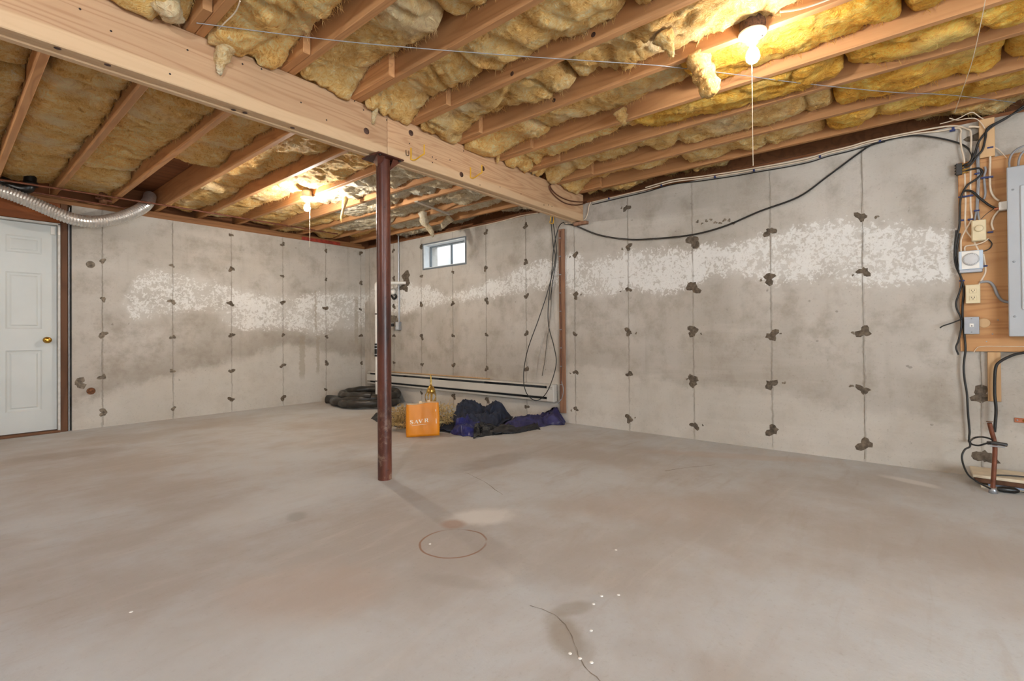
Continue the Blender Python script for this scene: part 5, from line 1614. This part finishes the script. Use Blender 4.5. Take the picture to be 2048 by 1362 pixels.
letter('printed_letter', lx + bw * 0.44, bw * 0.125, lh * 1.05, [([(0.22, 0.0), (0.22, 1.0)], [0.24, 0.24]), ([(0.22, 0.97), (0.55, 0.97), (0.76, 0.88), (0.80, 0.75), (0.74, 0.60), (0.52, 0.52), (0.24, 0.52)], [0.05, 0.06, 0.16, 0.22, 0.16, 0.06, 0.05]), ([(0.48, 0.52), (0.66, 0.40), (0.78, 0.10), (0.98, 0.0)], [0.12, 0.20, 0.20, 0.08])], [[(0.0, 0), (0.44, 0), (0.44, 0.05), (0.0, 0.05)], [(0.0, 0.95), (0.3, 0.95), (0.3, 1.0), (0.0, 1.0)]])
b = MB()
stroke(b, [(lx + bw * 0.06, ly - lh * 0.42), (lx + bw * 0.50, ly - lh * 0.32)], [0.0022, 0.0022])
b.build('printed_line', M['print'], bag)
b = MB()
stroke(b, [(bw * 0.90, bh * 0.38), (bw * 0.895, bh * 0.80)], [0.005, 0.005])
b.build('printed_line', M['print'], bag)

# ================================================================== CLOTHS ON THE FLOOR
HX0, HY0_, HC = 2.3, 2.3, 0.012           # height map of what already lies on the floor here
HM = np.zeros((190, 270))


def hm_read(x, y):
    i = np.clip(((x - HX0) / HC).astype(int), 1, HM.shape[0] - 2)
    j = np.clip(((y - HY0_) / HC).astype(int), 1, HM.shape[1] - 2)
    return np.max([HM[i + a, j + b] for a in (-1, 0, 1) for b in (-1, 0, 1)], axis=0)


def hm_write(x, y, z):
    i = np.clip(((x - HX0) / HC).astype(int), 0, HM.shape[0] - 1).ravel()
    j = np.clip(((y - HY0_) / HC).astype(int), 0, HM.shape[1] - 1).ravel()
    np.maximum.at(HM, (i, j), z.ravel())


def cloth(name, mat, outline, hfun, seed, label, cat, nu=70, nv=44, thick=0.004, group=None, rough=1.0):
    """outline: four edge polylines -> a rumpled sheet; hfun(u,v) -> envelope height"""
    A, B = [Vector(p) for p in outline[0]], [Vector(p) for p in outline[1]]   # front edge, back edge
    SA, SB = spline(A, 12), spline(B, 12)

    def samp(S, u):
        f = u * (len(S) - 1)
        i = min(int(f), len(S) - 2)
        return S[i].lerp(S[i + 1], f - i)
    V = np.zeros((nu, nv, 3))
    for i in range(nu):
        a, c = samp(SA, i / (nu - 1)), samp(SB, i / (nu - 1))
        for j in range(nv):
            p = a.lerp(c, j / (nv - 1))
            V[i, j] = (p.x, p.y, 0)
    u, v = np.meshgrid(np.linspace(0, 1, nu), np.linspace(0, 1, nv), indexing='ij')
    x, y = V[..., 0], V[..., 1]
    w1 = fbm(x * 4 + seed, y * 4, seed, 3) - 0.5
    rid = 1 - np.abs(2 * fbm(x * 5 + w1 * 2.4 + seed, y * 5 - w1 * 2, seed + 3, 3) - 1)
    rid2 = 1 - np.abs(2 * fbm(x * 15 + w1 * 3, y * 13 + seed, seed + 5, 3) - 1)
    env = hfun(u, v)
    edge = np.minimum(np.minimum(u, 1 - u) * 6, np.minimum(v, 1 - v) * 5).clip(0, 1)
    z = 0.006 + env * (0.60 + 0.55 * rid ** 2 * rough) + rough * (0.008 + 0.10 * env) * rid2 ** 3 * (0.3 + edge) + 0.014 * rid ** 4
    jit = (fbm(u * 9, v * 9 + seed, seed + 8, 3) - 0.5) * 0.07
    V[..., 0] += jit * (1 - edge)
    V[..., 1] += jit * (1 - edge)
    V[..., 0] = np.minimum(V[..., 0], XR - 0.012)
    V[..., 2] = np.maximum(z * (0.15 + 0.85 * edge), 0.004)
    under = hm_read(V[..., 0], V[..., 1])
    for _ in range(2):                    # cloth bridges the small dips beneath it
        q = np.pad(under, 1, mode='edge')
        under = np.maximum(under, (q[:-2, 1:-1] + q[2:, 1:-1] + q[1:-1, :-2] + q[1:-1, 2:]) / 4)
    V[..., 2] = np.where(under > 0, under + 0.007 + V[..., 2] * 0.30, V[..., 2])
    hm_write(V[..., 0], V[..., 1], V[..., 2])
    b = MB()
    pts = V.reshape(-1, 3)
    b.grid(pts, nu, nv, True)
    low = pts.copy()
    low[:, 2] = np.maximum(low[:, 2] - thick, 0.0005)   # cloth thickness
    b.grid(low, nu, nv, True, True)
    nn = nu * nv
    rim = [i * nv for i in range(nu)], [i * nv + nv - 1 for i in range(nu)], list(range(nv)), [(nu - 1) * nv + j for j in range(nv)]
    for e, fl in zip(rim, (0, 1, 1, 0)):
        for p, q in zip(e[:-1], e[1:]):
            f = (p, q, q + nn, p + nn)
            b.f.append(f if fl else f[::-1])
            b.sm.append(False)
    base = V[nu // 2, nv // 2].tolist()
    base[2] = 0
    return tag(b.build(name, mat, None, base), label, cat, group)


g_ = lambda cu, cv, su, sv, h: (lambda u, v: h * np.exp(-((u - cu) / su) ** 2 - ((v - cv) / sv) ** 2))
# dark sheet lying to the left, behind the bag
cloth('ground_sheet', M['mat'], [[Z(742, 838), Z(775, 850), Z(830, 860), Z(900, 866)], [Z(752, 826), Z(790, 828), Z(850, 832), Z(910, 836)]], g_(0.7, 0.5, 0.4, 0.4, 0.03), 11, 'dark flat ground sheet spread under the bag and wreath', 'sheet', 60, 26)
# purple blue tarp running to the wall
t1 = g_(0.5, 0.55, 0.6, 0.45, 0.06)
t2_ = g_(0.84, 0.5, 0.16, 0.5, 0.12)
cloth('blue_tarp', M['tarp_l'], [[Z(985, 867), Z(1040, 861), Z(1085, 853), Z(1128, 851)], [Z(1010, 846), Z(1050, 841), Z(1090, 836), Z(1136, 838)]], lambda u, v: np.maximum(t1(u, v), t2_(u, v)), 37, 'purple blue tarp folded out towards the right wall', 'tarp', 80, 40)
# heap of navy cloth
f1 = g_(0.36, 0.62, 0.30, 0.42, 0.17)
f2 = g_(0.76, 0.66, 0.24, 0.36, 0.15)
f3 = g_(0.5, 0.4, 0.6, 0.5, 0.10)
cloth('navy_cloth', M['navy'], [[Z(880, 862), Z(908, 864), Z(945, 861), Z(985, 857), Z(1018, 852)], [Z(888, 834), Z(925, 831), Z(960, 830), Z(995, 831), Z(1026, 834)]], lambda u, v: np.maximum(np.maximum(f1(u, v), f2(u, v)), f3(u, v)), 23, 'rumpled heap of navy cloth beside the orange bag', 'cloth', 110, 70)
cloth('blue_tarp', M['tarp'], [[Z(900, 868), Z(925, 873), Z(955, 873)], [Z(915, 857), Z(938, 856), Z(962, 858)]], g_(0.5, 0.5, 0.5, 0.5, 0.07), 41, 'bright blue crumpled tarp corner in front of the navy heap', 'tarp', 50, 34)
cloth('plastic_film', M['film'], [[Z(946, 877), Z(964, 874), Z(1000, 869), Z(1028, 866)], [Z(952, 860), Z(972, 856), Z(1000, 857), Z(1024, 860)]], g_(0.25, 0.6, 0.4, 0.45, 0.07), 43, 'glossy black plastic film in front of the purple tarp', 'film', 56, 36, rough=0.25)
cloth('rubber_mat', M['mat'], [[Z(985, 869), Z(1030, 867), Z(1080, 858)], [Z(990, 862), Z(1030, 860), Z(1075, 853)]], g_(0.5, 0.5, 0.5, 0.5, 0.012), 47, 'thin black mat edge along the front of the purple tarp', 'mat', 40, 16)
c = Z(982, 870)
cable('black_cable', [c + Vector((0, 0, 0.006)), c + ex * 0.06 + Vector((0, 0, 0.012)), c + ex * 0.11 + Vector((0, 0, 0.02)), c + ex * 0.10 - ey * 0.02 + Vector((0, 0, 0.006)), c + ex * 0.03 - ey * 0.03 + Vector((0, 0, 0.005))], 0.0035, M['cable_k'], 'black cord loop on the floor before the plastic film')

# ================================================================== WREATH AND GOLD ORNAMENT
wc_ = bc + ey * 0.33 + ex * 0.0
wr_ = thing('dried_wreath', 'dried tan twig wreath lying behind the orange bag', 'wreath', (wc_.x, wc_.y, 0))
b = MB()
rr = random.Random(9)
for k in range(620):
    a = rr.uniform(0, 6.283)
    cpt = wc_ + ex * math.cos(a) * rr.uniform(0.20, 0.34) + ey * math.sin(a) * rr.uniform(0.10, 0.22) + ez * rr.uniform(0.05, 0.22)
    d = Vector((rr.uniform(-1, 1), rr.uniform(-1, 1), rr.uniform(-0.6, 0.9))).normalized()
    s = d.orthogonal().normalized()
    ln = rr.uniform(0.03, 0.08)
    cv = rr.uniform(-0.045, 0.045)
    P = [cpt - d * ln / 2, cpt + s * cv, cpt + d * ln / 2, cpt + d * ln * 0.7 + s * cv]
    for p in P:
        p.z = max(p.z, 0.012)
    b.tube(spline(P, 2), rr.uniform(0.0018, 0.0034), 3, cap=False)
tw = b.build('twigs', M['twig'], wr_)
tw['kind'] = 'stuff'
P = [wc_ + ex * math.cos(a) * 0.27 + ey * math.sin(a) * 0.16 + ez * 0.07 for a in np.linspace(0, 6.283, 40)]
MB().tube(P, 0.012, 8).build('twig_core', M['twig'], wr_)

oc = bc + ey * 0.24 + ex * 0.06
zt = AT(862, 749, oc).z
og = thing('gold_ornament', 'gold metal finial ornament with curled wire behind the orange bag', 'ornament', (oc.x, oc.y, 0.05))
oc = AT(862, 790, oc)
h0 = AT(862, 784, oc).z
MB().lathe([(0.004, zt - h0), (0.007, zt - h0 - 0.02), (0.005, zt - h0 - 0.04), (0.011, zt - h0 - 0.06), (0.006, zt - h0 - 0.085), (0.013, zt - h0 - 0.11), (0.028, 0.05), (0.042, 0.02), (0.046, 0.0), (0.040, -0.006)][::-1], (oc.x, oc.y, h0), (0, 0, 1), 20).build('finial', M['gold'], og)
MB().tube([(oc.x, oc.y, 0.09), (oc.x, oc.y, h0)], 0.006, 8).build('stem', M['gold'], og)
MB().lathe([(0.075, 0.0), (0.07, 0.012), (0.02, 0.02), (0.01, 0.05)], (oc.x, oc.y, 0.055), (0, 0, 1), 20).build('foot', M['gold'], og)
for k in range(9):
    a0 = k * 0.7
    rad = 0.045 + 0.02 * rr.random()
    ax = Vector((math.cos(a0), math.sin(a0), 0.3 * rr.uniform(-1, 1))).normalized()
    s1 = ax.orthogonal().normalized()
    s2 = ax.cross(s1)
    cc = Vector((oc.x, oc.y, h0 - 0.05)) + ax * 0.01
    MB().tube([cc + (s1 * math.cos(t) + s2 * math.sin(t)) * rad for t in np.linspace(0, 5.2, 24)], 0.0028, 5).build('curl', M['gold'], og)

# ================================================================== tidy up
for o in bpy.data.objects:
    for kx in ('_base', '_n'):
        if kx in o:
            del o[kx]
